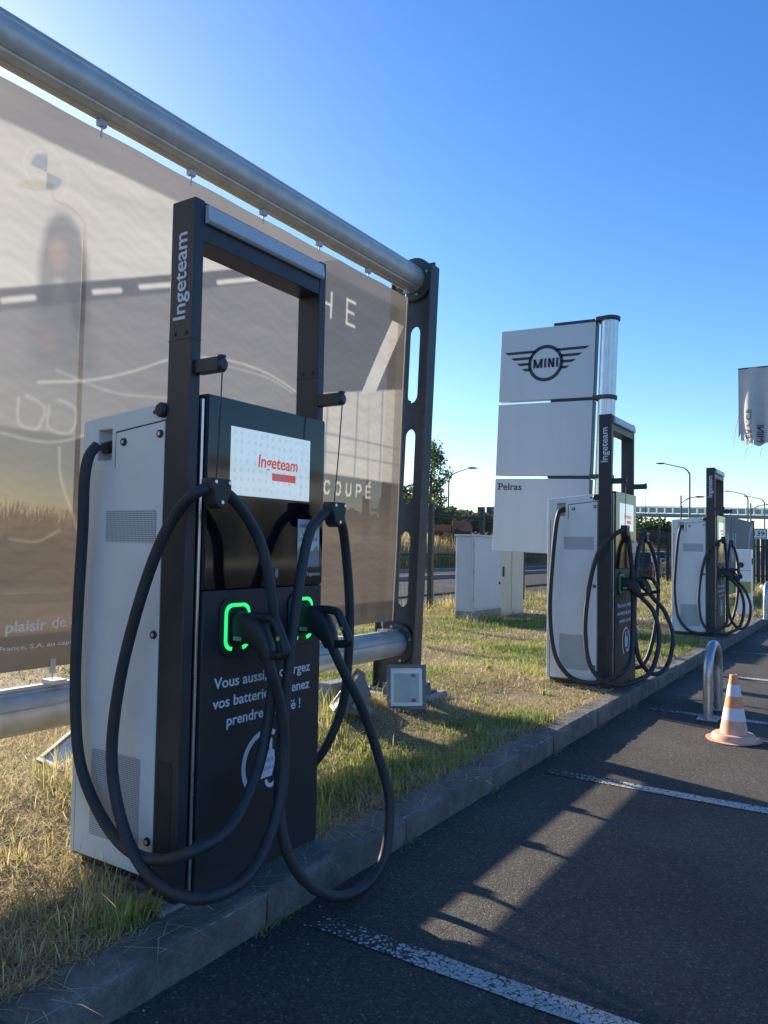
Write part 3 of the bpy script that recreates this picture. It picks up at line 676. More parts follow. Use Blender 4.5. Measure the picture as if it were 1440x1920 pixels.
        c = MB().prism([(yk-.050, zk+.045), (yk+.050, zk+.045), (yk+.052, zk+.005), (yk+.028, zk-.055), (yk+.010, zk-.068), (yk-.010, zk-.068), (yk-.028, zk-.055), (yk-.052, zk+.005)], 'x', -2.125, -2.062).build('cable_clamp', 'black_plastic', t, bevel=.008)
        for dy, dz in ((-.035, .03), (.035, .03), (0, -.045)): MB().cyl((-2.062, yk+dy, zk+dz), (-2.057, yk+dy, zk+dz), .007, n=10).build('clamp_bolt', 'trim_silver', c)
    return t
def make_gun(t, yc, zc):
    # lofted rounded sections from the socket out to the cable exit, plus the hand guard
    def ring(cx, cz, ux, uz, ry, rz, n=16):
        # section centred (cx, yc, cz); its long axis in the x-z plane along (ux, uz)
        out = []
        for k in range(n):
            a = 2*pi*k/n; e = .6
            p = abs(cos(a))**e*(1 if cos(a) > 0 else -1)*ry; q = abs(sin(a))**e*(1 if sin(a) > 0 else -1)*rz
            out.append((cx+ux*q, yc+p, cz+uz*q))
        return out
    secs = [ring(-2.192, zc, 0, 1, .043, .062), ring(-2.125, zc-.002, 0, 1, .043, .062), ring(-2.10, zc-.006, .10, .99, .041, .060), ring(-2.065, zc-.030, .45, .89, .034, .055),
            ring(-2.035, zc-.072, .80, .60, .030, .040), ring(-2.023, zc-.105, .95, .30, .029, .031), ring(-2.021, zc-.118, 1, .1, .026, .027)]
    n = 16; m = MB(); vs = [p for s in secs for p in s]
    fs = [(i*n+k, i*n+(k+1) % n, (i+1)*n+(k+1) % n, (i+1)*n+k) for i in range(len(secs)-1) for k in range(n)]+[tuple(range(n)), tuple(range((len(secs)-1)*n, len(secs)*n))]
    g = m.add(vs, fs).build('connector', 'black_plastic', t, smooth='auto')
    path = smooth_path([(-2.12, yc, zc+.044), (-2.06, yc, zc+.047), (-2.005, yc, zc+.042), (-1.985, yc, zc+.030), (-1.962, yc, zc-.010), (-1.935, yc, zc-.060), (-1.930, yc, zc-.080), (-1.945, yc, zc-.092), (-1.975, yc, zc-.098), (-2.025, yc, zc-.10)], 5)
    MB().tube(path, [.0165+.003*sin(i*pi/(len(path)-1)) for i in range(len(path))], 12).build('hand_guard', 'black_plastic', g, smooth='auto')
    MB().box(-2.165, -2.125, yc-.0465, yc-.043, zc-.050, zc-.034).build('type_plate', 'sticker_grey', g)
    MB().cyl((-1.957, yc-.016, zc-.03), (-1.957, yc-.020, zc-.03), .009, n=12).build('button', 'yellow_mark', g)
    return g
A = [(-2.733,2.02,1.893),(-2.735,1.985,1.845),(-2.745,1.975,1.74),(-2.765,1.99,1.55),(-2.785,1.995,1.20),(-2.79,2.0,.87),(-2.745,2.0,.60),(-2.60,1.995,.42),(-2.41,1.975,.335),(-2.20,1.945,.35),(-2.06,1.96,.405), (-2.03,2.115,.443),(-2.06,2.265,.543),(-2.09,2.368,.677),(-2.10,2.425,.885),(-2.07,2.404,1.109),(-2.06,2.348,1.349),(-2.08,2.308,1.508),(-2.09,2.216,1.625),(-2.09,2.13,1.685),(-2.093,2.06,1.70),(-2.12,1.995,1.68), (-2.215,1.985,1.595),(-2.295,1.97,1.45),(-2.38,1.96,1.231),(-2.455,1.955,.971),(-2.485,1.95,.71),(-2.45,1.95,.52),(-2.34,1.94,.36),(-2.17,1.92,.285),(-1.985,1.935,.275),(-1.97,2.12,.262),(-1.985,2.275,.338),(-1.995,2.374,.511),(-2.01,2.405,.690),(-2.01,2.372,.864),(-2.015,2.325,.985),(-2.022,2.307,1.055)]
B = [(-2.733,2.90,1.893),(-2.735,2.945,1.845),(-2.75,2.965,1.6),(-2.78,2.97,1.1),(-2.76,2.97,.72),(-2.62,2.97,.47),(-2.42,2.98,.40),(-2.29,3.0,.473),(-2.205,3.06,.703),(-2.17,3.06,.963),(-2.156,3.04,1.222),(-2.142,2.98,1.479),(-2.111,2.90,1.60),(-2.095,2.82,1.652), (-2.10,2.73,1.625),(-2.10,2.648,1.545),(-2.08,2.565,1.342),(-2.06,2.497,1.101),(-2.05,2.445,.783),(-2.04,2.414,.514),(-2.0,2.407,.315),(-1.95,2.475,.158),(-1.90,2.626,.050),(-1.87,2.803,.045),(-1.86,2.934,.137),(-1.88,2.994,.350),(-1.92,2.961,.542),(-1.96,2.883,.765),(-1.995,2.79,.930),(-2.022,2.722,1.06)]
A2 = [(-2.733,2.02,1.893),(-2.74,1.985,1.84),(-2.765,1.985,1.70),(-2.80,1.99,1.331),(-2.82,1.99,.845),(-2.766,1.99,.449),(-2.622,1.98,.25),(-2.427,1.96,.20),(-2.213,1.945,.25),(-2.06,1.99,.36),(-2.06,2.20,.486),(-2.08,2.322,.871),(-2.08,2.296,1.243),(-2.09,2.213,1.55),(-2.09,2.13,1.685),(-2.093,2.06,1.70),(-2.12,1.995,1.68),(-2.2,1.99,1.62),(-2.33,1.965,1.449),(-2.414,1.955,1.082),(-2.443,1.95,.716),(-2.404,1.95,.409),(-2.29,1.94,.258),(-2.108,1.935,.215),(-1.98,2.03,.25),(-1.88,2.24,.34),(-1.85,2.42,.62),(-1.90,2.42,.88),(-1.98,2.34,1.01),(-2.022,2.307,1.055)]
B2 = [(-2.733,2.90,1.893),(-2.735,2.945,1.845),(-2.75,2.965,1.6),(-2.78,2.97,1.1),(-2.76,2.97,.65),(-2.62,2.97,.40),(-2.42,2.98,.27),(-2.213,3.0,.24),(-2.122,3.08,.363),(-2.05,3.12,.707),(-2.03,3.12,1.167),(-2.05,3.02,1.45),(-2.09,2.88,1.63),(-2.095,2.82,1.652),(-2.1,2.73,1.62),(-2.1,2.57,1.454),(-2.1,2.47,1.131),(-2.09,2.42,.7),(-2.04,2.40,.42),(-1.93,2.48,.27),(-1.83,2.64,.33),(-1.80,2.78,.598),(-1.88,2.80,.859),(-1.98,2.74,1.0),(-2.022,2.722,1.06)]
def add_cables(t, dy, sets):
    ORG[t.name] = Vector(t.location)
    for pts in sets: MB().tube(smooth_path([(x, y+dy, z) for x, y, z in pts], 6), .0225, 14).build('charging_cable', 'black_rubber', t, smooth='auto')
ch = make_charger()
ch['label'] = 'white and black charging station standing in front of the large printed mesh banner'
for dy, lab, rz in ((5.49, 'white and black charging station standing in front of the three-panel totem sign', .0), (11.08, 'white and black charging station beside the slim white charging post and lime billboard', 0)):
    c = copy_tree(ch); c.location = Vector((-2.55, 2.465+dy, GZ)); c['label'] = lab; add_cables(c, dy, (A2, B2))
    for p_ in c.children:
        for q in p_.children:
            if q.name.startswith('status_light'): q.data = q.data.copy(); q.data.materials[0] = MT['led_off' if dy > 10 else 'led_dim']
add_cables(ch, 0, (A, B))

# ------------------------------------------------------------------ totem sign
tt = thing('totem_sign', 'leaning aluminium totem with three blank-grey panels, the top one with a winged emblem', 'sign', (-2.975, 9.5, GZ))
tt['label'] = 'leaning totem sign with three stacked pale panels on a fluted aluminium pole'
O = Vector((-2.975, 9.5, GZ))
def TP(x, y, z): return (O.x+x, O.y+y, O.z+z)
prof = []
for k in range(80):
    a = 2*pi*k/80; prof.append((O.x+.105*(1-.05*(k % 10 in (0, 1)))*cos(a), O.y+.105*(1-.05*(k % 10 in (0, 1)))*sin(a)))
MB().prism(prof, 'z', O.z, O.z+4.22).build('pole', 'aluminium', tt)
MB().box(O.x-.3, O.x+.3, O.y-.3, O.y+.3, O.z-.1, O.z+.03).build('footing', 'concrete', tt, bevel=.01)
pans = [(3.265, 4.215), (2.275, 3.225), (1.275, 2.235)]
PN = []
for z0, z1 in pans:
    p = MB().box(O.x-1.44, O.x-.155, O.y-.07, O.y+.05, O.z+z0, O.z+z1).build('panel', 'white_panel', tt, bevel=.006); PN.append(p)
    MB().box(O.x-1.436, O.x-.150, O.y-.066, O.y+.056, O.z+z0+.004, O.z+z1-.004).build('panel_edge', 'dark_steel', p)
for p_, (z0, z1) in zip(PN, pans):
    for fx_ in (-1.40, -.195):
        for fz_ in (z0+.04, z1-.04): MB().cyl((O.x+fx_, O.y-.07, O.z+fz_), (O.x+fx_, O.y-.0735, O.z+fz_), .009, n=10).build('rivet', 'aluminium', p_)
for z in (4.225, 3.235, 2.245):
    cl = MB(); pts = []
    for i in range(13): th = -pi/2+pi*i/12; pts.append((O.x+.0+.125*cos(th), O.y+.125*sin(th)))
    pts += [(O.x-.16, O.y+.09), (O.x-.16, O.y-.09)]
    cl.prism(pts, 'z', O.z+z-.005, O.z+z+.045)
    cl.box(O.x-.72, O.x-.155, O.y-.045, O.y+.03, O.z+z-.004, O.z+z+.036)
    cl.build('collar_arm', 'dark_steel', tt, bevel=.006)
# winged emblem
ex, ez = O.x-.80, O.z+3.74; f3 = lambda x, z: (x, O.y-.0715, z)
polys = arc_band(ex, ez, .195, .238, 0, 360, 56)
for s_ in (-1, 1):
    for k, (ro, zi) in enumerate(((.575, .145), (.485, .065), (.405, -.012), (.325, -.088))):
        xi = math.sqrt(max(.0, .215**2-min(.2, abs(zi+.02))**2)); h = .034
        polys.append([(ex+s_*xi, ez+zi), (ex+s_*(ro-.05), ez+zi), (ex+s_*ro, ez+zi+h), (ex+s_*xi, ez+zi+h)][::s_])
flat('emblem', polys, f3, 'letter_dark', PN[0], .003, (0, -1, 0))
lw_, lh_ = .030, .118
def strk(x0, z0, x1, z1): return [(ex+x0, ez-.059+z0), (ex+x0+lw_, ez-.059+z0), (ex+x1+lw_, ez-.059+z1), (ex+x1, ez-.059+z1)]
for gl_ in ([strk(-.165, 0, -.165, lh_), strk(-.165, lh_, -.117, 0), strk(-.117, 0, -.069, lh_), strk(-.069, 0, -.069, lh_)], [strk(-.018, 0, -.018, lh_)], [strk(.034, 0, .034, lh_), strk(.034, lh_, .092, 0), strk(.092, 0, .092, lh_)], [strk(.144, 0, .144, lh_)]):
    flat('emblem_letter', gl_, f3, 'letter_dark', PN[0], .003, (0, -1, 0))
text('panel_lettering', 'Pelras', (O.x-1.385, O.y-.0715, O.z+2.085), (1, 0, 0), (0, 0, 1), 'letter_dark', PN[2], width=.33, height=.088, bold=.006, ref='P', depth=.003)
sf = MB()   # serifs of the shop name
for sx0, sx1, sz in ((-.006, .036, 0), (-.006, .02, .081)): sf.box(O.x-1.392+sx0, O.x-1.392+sx1, O.y-.0745, O.y-.0715, O.z+2.085+sz, O.z+2.085+sz+.008)
sf.build('serif', 'letter_dark', PN[2])
tt.rotation_euler = (0, radians(2.0), 0)

# ------------------------------------------------------------------ floodlights fallen in the grass
def floodlight(label, M, glass='flood_reflector'):
    o = thing('floodlight', label, 'floodlight', M.translation, 'floodlights lying under the banner'); ORG[o.name] = Vector((0, 0, 0))
    wd, h = .30, .34
    m = MB()   # housing tapers to the back; face at local +y is the glass
    a = [(-wd/2, 0, 0), (wd/2, 0, 0), (wd/2, 0, h), (-wd/2, 0, h)]; b = [(-.09, -.15, .07), (.09, -.15, .07), (.09, -.15, h-.09), (-.09, -.15, h-.09)]
    m.add(a+b, [(0,1,2,3), (7,6,5,4), (0,4,5,1), (1,5,6,2), (2,6,7,3), (3,7,4,0)]).build('housing', 'flood_housing', o, bevel=.008)
    fr = MB().box(-wd/2-.012, wd/2+.012, 0, .03, -.012, .016).box(-wd/2-.012, wd/2+.012, 0, .03, h-.016, h+.012).box(-wd/2-.012, -wd/2+.018, 0, .0295, .016, h-.016).box(wd/2-.018, wd/2+.012, 0, .0295, .016, h-.016)
    fr.build('frame', 'flood_housing', o, bevel=.003)
    r = MB().box(-wd/2+.019, wd/2-.019, .004, .012, .017, h-.017).build('reflector', glass, o)
    MB().box(-.105, .105, .012, .0135, .045, h-.06).build('reflector_centre', 'flood_glass', r)
    for zq in (.05, h-.09): MB().box(-.075, -.04, .0135, .02, zq, zq+.025).build('lamp_holder', 'flood_housing', r)
    MB().box(-wd/2-.05, -wd/2-.014, -.09, -.055, .1, .2).box(wd/2+.014, wd/2+.05, -.09, -.055, .1, .2).box(-wd/2-.05, wd/2+.05, -.2, -.165, .12, .18).box(-wd/2-.05, -wd/2-.038, -.165, -.09, .12, .18).box(wd/2+.038, wd/2+.05, -.165, -.09, .12, .18).build('bracket', 'flood_housing', o, bevel=.003)
    o.matrix_world = M
    return o
surf('flood_glass', (.33, .40, .46), .12, var=.12, scale=6)
T_ = Matrix.Translation; Rx = lambda a: Matrix.Rotation(radians(a), 4, 'X'); Ry = lambda a: Matrix.Rotation(radians(a), 4, 'Y'); Rz = lambda a: Matrix.Rotation(radians(a), 4, 'Z')
# local +y is the glass; for the upright one it looks at the parking bays
def Mface(loc, nrm, roll=0):
    y_ = Vector(nrm).normalized(); x_ = y_.cross(Vector((0, 0, 1))).normalized(); z_ = x_.cross(y_)
    return T_(loc) @ Matrix((x_, y_, z_)).transposed().to_4x4() @ Ry(roll)
floodlight('floodlight standing upright in the grass with its blue-grey glass facing the kerb', Mface((-3.30, 5.50, .165), (.50, -.86, .12), 1.5))
floodlight('floodlight tipped below the lower tube with its pale reflector turned to the banner', Mface((-3.52, 4.80, .24), (-.62, -.50, .60), 6))
floodlight('floodlight lying face up in the dry grass behind the lower tube', Mface((-3.98, 2.74, .19), (.05, -.52, .85), -8))
arm = MB().prism([(4.98, .22), (5.02, .38), (5.36, .37), (5.52, .24), (5.52, .17), (5.10, .17)], 'x', -3.86, -3.72)
ao = arm.build('ballast_box', 'flood_housing', bevel=.01); tag(ao, 'dark wedge-shaped lamp ballast box lying between two fallen floodlights', 'ballast box')

# ------------------------------------------------------------------ cone, hoops
cn = thing('traffic_cone', 'faded orange and white traffic cone on the asphalt beside the galvanised hoop', 'traffic cone', (-1.0, 6.74, 0))
prof = lambda z: .108-(.108-.028)*(z-.045)/.475
bands = [(.045, .165, 'cone_base'), (.165, .262, 'cone_white'), (.262, .352, 'cone_orange'), (.352, .444, 'cone_white'), (.444, .52, 'cone_orange')]
for i, (a, b, mt) in enumerate(bands):
    m = MB(); pr = [(prof(a)+(.001 if i % 2 else 0), a), (prof(b)+(.001 if i % 2 else 0), b)]
    if i == 4: pr += [(.022, .522), (.02, .50)]
    m.lathe(pr, (-1.0, 6.74, 0), 40).build('cone_band' if i else 'cone_lower', mt, cn, smooth='auto')
m = MB(); n = 48; pr = [(.205, .003), (.206, .007), (.168, .012), (.163, .042), (.152, .056), (.112, .06), (.10, .05)]
vs = []
for r, z in pr:
    for k in range(n):
        a = 2*pi*k/n; wob = 1+(.025*sin(2*a+.6) if r > .2 else 0); dz = (.004*(1+sin(a*2+2)) if r > .2 else 0)
        vs.append((-1.0+r*wob*cos(a), 6.74+r*wob*sin(a), z+dz))
m.add(vs, [(i*n+k, i*n+(k+1) % n, (i+1)*n+(k+1) % n, (i+1)*n+k) for i in range(len(pr)-1) for k in range(n)]+[tuple(range(n))[::-1]]).build('cone_foot', 'cone_base', cn, smooth='auto')
def hoop(x, y0, y1, z0, h, r, label):
    o = thing('protection_hoop', label, 'hoop barrier', (x, (y0+y1)/2, z0), 'galvanised hoop barriers')
    R = (y1-y0)/2; p = [(x, y0, z0+.005), (x, y0, z0+h-R)]+[(x, (y0+y1)/2-R*cos(t), z0+h-R+R*sin(t)) for t in np.linspace(.12, pi-.12, 16)]+[(x, y1, z0+h-R), (x, y1, z0+.005)]
    MB().tube(p, r, 20).build('hoop_tube', 'galvanised', o, smooth='auto')
    for yv in (y0, y1):
        b = MB().box(x-.085, x+.085, yv-.075, yv+.075, z0, z0+.012).build('base_plate', 'galvanised', o, bevel=.003)
        for dx in (-.065, .065):
            for dy in (-.055, .055): MB().cyl((x+dx, yv+dy, z0+.012), (x+dx, yv+dy, z0+.03), .011, n=6).build('anchor_bolt', 'galvanised', b)
hoop(-1.31, 7.40, 7.92, .002, .64, .042, 'galvanised steel hoop bolted to the asphalt beside the traffic cone')
hoop(-1.98, 17.35, 18.0, .142, .72, .045, 'galvanised steel hoop on the kerb in front of the slim white charging post')

# ------------------------------------------------------------------ cabinets
cg = thing('utility_cabinet', 'grey utility cabinet with a single door on a concrete plinth', 'cabinet', (-6.6, 13.4, GZ), 'roadside utility cabinets')
MB().box(-6.66, -6.31, 12.79, 14.10, GZ-.1, .31).build('plinth', 'concrete', cg, bevel=.01)
bd = MB().box(-6.67, -6.33, 12.80, 14.12, .312, 1.70).build('body', 'cabinet_grey', cg, bevel=.008)
MB().box(-6.69, -6.30, 12.77, 14.15, 1.70, 1.735).build('roof', 'cabinet_grey', cg, bevel=.006)
MB().box(-6.33, -6.312, 12.86, 14.06, .35, 1.67).build('door', 'cabinet_grey', bd, bevel=.004)
MB().box(-6.65, -6.35, 12.788, 12.80, .35, 1.67).build('side_panel', 'cabinet_grey', bd, bevel=.004)
for zh in (.5, 1.0, 1.5): MB().cyl((-6.314, 12.855, zh), (-6.314, 12.855, zh+.08), .012, n=10).build('hinge', 'galvanised', bd)
MB().box(-6.312, -6.29, 13.95, 13.99, .78, .83).build('lock', 'black_plastic', bd)
cb = thing('utility_cabinet', 'beige louvred utility cabinet beside the grey one', 'cabinet', (-6.7, 14.9, GZ), 'roadside utility cabinets')
b2 = MB().box(-6.78, -6.42, 14.32, 15.45, GZ-.05, 1.66).build('body', 'cabinet_beige', cb, bevel=.008)
for k in range(16): MB().box(-6.42, -6.408, 14.40, 14.78, .25+k*.085, .262+k*.085).build('louvre', 'cabinet_beige', b2)
MB().box(-6.42, -6.40, 14.80, 15.40, .22, 1.60).build('door', 'cabinet_beige', b2, bevel=.003)
MB().box(-6.42, -6.39, 14.36, 14.41, .92, 1.12).build('handle', 'black_plastic', b2, bevel=.004)

# ------------------------------------------------------------------ mesh fence
fx = -8.1; fs_ = 2.51
fe = thing('mesh_fence', 'dark welded mesh fence with square posts between the grass and the road', 'fence', (fx, 14.4, GZ))
ys = [14.4+fs_*k for k in range(-1, 13)]
PM = PT = None
for i, yv in enumerate(ys):
    if PM is None:
        PM = MB().box(fx-.05, fx+.05, yv-.05, yv+.05, GZ-.2, 2.42).build('post', 'fence_green', fe, bevel=.004)
        m = MB(); yb = yv+fs_
        nv = 48
        for k in range(1, nv):
            y_ = yv+.03+(fs_-.06)*k/nv; m.box(fx+.051, fx+.056, y_-.0022, y_+.0022, GZ+.06, 2.36)
        for z in (.24, .44, .50, .9, 1.30, 1.36, 1.8, 2.14, 2.20): 
            m.box(fx+.056, fx+.061, yv+.02, yb-.02, z-.003, z+.003)
        for z in (.47, 1.33, 2.17):      # the folds that stiffen the panel
            for k in range(1, nv): y_ = yv+.03+(fs_-.06)*k/nv; m.prism([(fx+.055, z-.03), (fx+.09, z), (fx+.055, z+.03), (fx+.059, z)], 'y', y_-.0022, y_+.0022)
        PT = m.build('mesh_panel', 'fence_green', fe)
    else:
        for src in (PM, PT):
            c = src.copy(); col.objects.link(c); c.parent = fe; c.location = (0, yv-ys[0], 0)

# ------------------------------------------------------------------ vegetation helpers
def blades(name, P, H, W, lean, colr, mat='grass_blade', kind='stuff', parent=None, seed=1):
    r = np.random.default_rng(seed); n = len(P)
    az = r.uniform(0, 2*pi, n); d = np.stack([np.cos(az), np.sin(az), np.zeros(n)], 1)
    az2 = az+pi/2+r.normal(0, .5, n); s = np.stack([np.cos(az2), np.sin(az2), np.zeros(n)], 1)*(W/2)[:, None]
    up = np.array([0, 0, 1.0]); l1 = np.cos(lean)[:, None]*up+np.sin(lean)[:, None]*d; lean2 = np.minimum(lean*1.9+.15, 1.75)
    l2 = np.cos(lean2)[:, None]*up+np.sin(lean2)[:, None]*d
    mid = P+l1*(H*.55)[:, None]; tip = mid+l2*(H*.45)[:, None]
    V = np.stack([P-s, P+s, mid+s*.75, mid-s*.75, tip], 1).reshape(-1, 3)
    b = np.arange(n)[:, None]*5
    T = np.concatenate([b+np.array([[0, 1, 2]]), b+np.array([[0, 2, 3]]), b+np.array([[3, 2, 4]])], 0)
    me = bpy.data.meshes.new(name); np_mesh(me, V, T, np.repeat(colr, 5, 0)); me.materials.append(MT[mat])
    o = bpy.data.objects.new(name, me); col.objects.link(o)
    if kind: o['kind'] = kind
    if parent: o.parent = parent
    return o
_ph = rng.uniform(0, 6.28, (10, 3)); _k = rng.normal(0, 1, (10, 2))
def patch(x, y, f=1.0):
    s = 0
    for i in range(10): s = s+np.sin(f*(_k[i, 0]*x*1.7+_k[i, 1]*y*1.7)+_ph[i, 0])
    return s/10**.5
def excl(x, y):
    m_ = np.zeros(len(x), bool)
    for dy in (0, 5.49, 11.08): m_ |= (((x > -2.85) & (x < -2.19) & (y > CY0+.01+dy) & (y < CY1-.01+dy)) | ((x > -2.44) & (x < -2.19) & (y > CY0-.06+dy) & (y < CY1+.04+dy)))
    m_ |= (x > -4.0) & (x < -3.3) & (np.abs(y-5.965) < .26)
    m_ |= (x > -6.67) & (x < -6.3) & (y > 12.8) & (y < 14.1)
    m_ |= (x > -6.78) & (x < -6.4) & (y > 14.3) & (y < 15.45)
    return m_
STRAW = np.array((.58, .48, .25)); PALE = np.array((.66, .58, .37)); GREEN = np.array((.28, .32, .09)); DEEP = np.array((.09, .13, .035)); BROWN = np.array((.26, .18, .09))
def lawn(x0, x1, y0, y1, dens, h0, w0, seed, dry=0):
    r = np.random.default_rng(seed); n = int((x1-x0)*(y1-y0)*dens)
    x = r.uniform(x0, x1, n); y = r.uniform(y0, y1, n)
    # clump the blades
    x += .03*np.sin(37*y+11*x); y += .03*np.sin(41*x-7*y)
    k = ~excl(x, y) & (x < KX-.155+.04*np.sin(9*y)*np.sin(23*y)); x, y = x[k], y[k]; n = len(x)
    g = patch(x, y, 1.3)*.5+patch(x+40, y-17, 4.0)*.45+r.normal(0, .35, n)-.05-dry      # greenness
    g += .55*np.exp(-((x+2.75)/.55)**2)*np.exp(-((y-4.0)/1.3)**2)-.5*np.exp(-((y-1.6)/.9)**2)
    green = g > .42; deep = g > 1.05
    c = STRAW*(.75+.5*r.random(n))[:, None]; p = r.random(n); c[p < .25] = PALE*.95; c[p > .86] = BROWN
    c[green] = GREEN*(.8+.7*r.random(green.sum()))[:, None]; c[deep] = (DEEP*1.4)*(.8+.6*r.random(deep.sum()))[:, None]
    H = h0*(.45+1.0*r.random(n)**1.5)*(1+.35*patch(x, y, 2.2)).clip(.4, 1.8); H = np.where(green, H*1.05, H)
    lean = np.where(green, np.abs(r.normal(.65, .35, n)), np.abs(r.normal(1.1, .35, n))).clip(.05, 1.5)
    W = w0*(.6+.8*r.random(n)); W = np.where(green, W*1.3, W)
    P = np.stack([x, y, ground_z(x, y)], 1)
    return P, H, W, lean, c
parts = [lawn(-5.2, -2.15, .6, 3.6, 9000, .080, .0040, 1, .45), lawn(-6.0, -2.15, 3.6, 7.2, 7600, .058, .0044, 2, -.12), lawn(-8.6, -2.15, 7.2, 14.5, 3000, .058, .0064, 3, -.18),
         lawn(-8.9, -6.0, 0, 7.2, 450, .12, .008, 4), lawn(-8.9, -2.15, 14.5, 46, 330, .13, .016, 5), lawn(-8.9, -5.2, -4, .6, 200, .1, .009, 6), lawn(-5.2, -2.15, -4, .6, 900, .1, .006, 8, .2)]
P, H, W, Ln, Cc = [np.concatenate(q) for q in zip(*parts)]
blades('grass', P, H, W, Ln, Cc, seed=5)
# long straw and tufts: round the posts, cabinets, fence foot and under the tube
def tuft(cx, cy, n, h, sp, dry=.6, seed=0, wid=.005):
    r = np.random.default_rng(seed+100); x = cx+r.normal(0, sp, n); y = cy+r.normal(0, sp, n)
    c = np.where((r.random(n) < dry)[:, None], STRAW*(.8+.5*r.random(n))[:, None], GREEN*(.9+.8*r.random(n))[:, None])
    z = ground_z(x, y); k = ~excl(x, y) & (x < KX-.1)
    return tuple(q[k] for q in (np.stack([x, y, z], 1), h*(.4+.9*r.random(n)), wid*(.6+.8*r.random(n)), np.abs(r.normal(.45, .28, n)), c))
tl = []
for i in range(70):
    cy = random.uniform(.8, 5.9); tl.append(tuft(-3.72+random.uniform(-.3, .3), cy, 45, random.uniform(.12, .28), .05, .65 if cy < 3.4 else .45, i, .0045))
for i in range(60): tl.append(tuft(-8.05+random.uniform(-.15, .15), random.uniform(6, 44), 60, random.uniform(.2, .45), .12, .7, 100+i, .009))
for i in range(16): tl.append(tuft(random.choice([-6.25, -7.0, -6.6]), random.uniform(12.6, 15.6), 50, .22, .1, .6, 200+i, .008))
for i in range(30): tl.append(tuft(random.uniform(-3.6, -2.3), random.uniform(.9, 2.0), 40, random.uniform(.1, .2), .045, .75, 300+i, .004))
for i in range(26): tl.append(tuft(random.uniform(-3.3, -2.35), random.uniform(3.0, 4.6), 40, random.uniform(.08, .16), .05, .1, 400+i, .006))
for i in range(14): tl.append(tuft(-2.28, 2.02+random.uniform(-.25, .0), 25, .09, .03, .3, 440+i, .006))
for i, (wx, wy) in enumerate(((-2.27, 1.86), (-2.30, 1.93), (-2.6, 3.3), (-2.45, 3.9), (-2.9, 4.3), (-2.5, 5.2), (-3.0, 6.2), (-2.7, 7.0), (-3.3, 1.3), (-2.8, 1.1), (-2.9, 8.9), (-3.6, 7.7))):
    tl.append(tuft(wx, wy, 16, .10, .018, 0, 600+i, .020))
P, H, W, Ln, Cc = [np.concatenate(q) for q in zip(*tl)]
blades('grass_tufts', P, H, W, Ln, Cc, seed=6)
# cut straw lying loose on grass and kerb
r = np.random.default_rng(21); n = 2600
x = np.where(r.random(n) < .12, r.uniform(-2.2, -2.0, n), r.uniform(-4.6, -2.15, n)); y = r.uniform(.7, 9, n)
k = ~excl(x, y); x, y = x[k], y[k]; n = len(x); z = np.where(x > -2.2, .143, ground_z(x, y)+r.uniform(.01, .06, n))
k2 = x < KX-.005; x, y, z = x[k2], y[k2], z[k2]; n = len(x)
blades('loose_straw', np.stack([x, y, z], 1), r.uniform(.08, .26, n), r.uniform(.002, .0045, n), np.full(n, 1.47)+r.normal(0, .04, n), PALE*(.75+.4*r.random(n))[:, None], seed=7)
# tall dry grass on the bank across the road
r = np.random.default_rng(31); n = 42000; x = r.uniform(-33, -24, n); y = r.uniform(4, 150, n)**1.0
zb = np.interp(-x, [23.5, 25.5, 29, 33, 60], bz_)
hh = np.where(x < -27, r.uniform(.8, 1.5, n), r.uniform(.3, .7, n))
cc = np.where((x < -26.2)[:, None], np.array((.58, .46, .22))*(.8+.4*r.random(n))[:, None], np.array((.10, .12, .04))*(.8+.6*r.random(n))[:, None])
blades('tall_dry_grass', np.stack([x, y, zb-.05], 1), hh, r.uniform(.03, .07, n), np.abs(r.normal(.15, .12, n)), cc, seed=9)

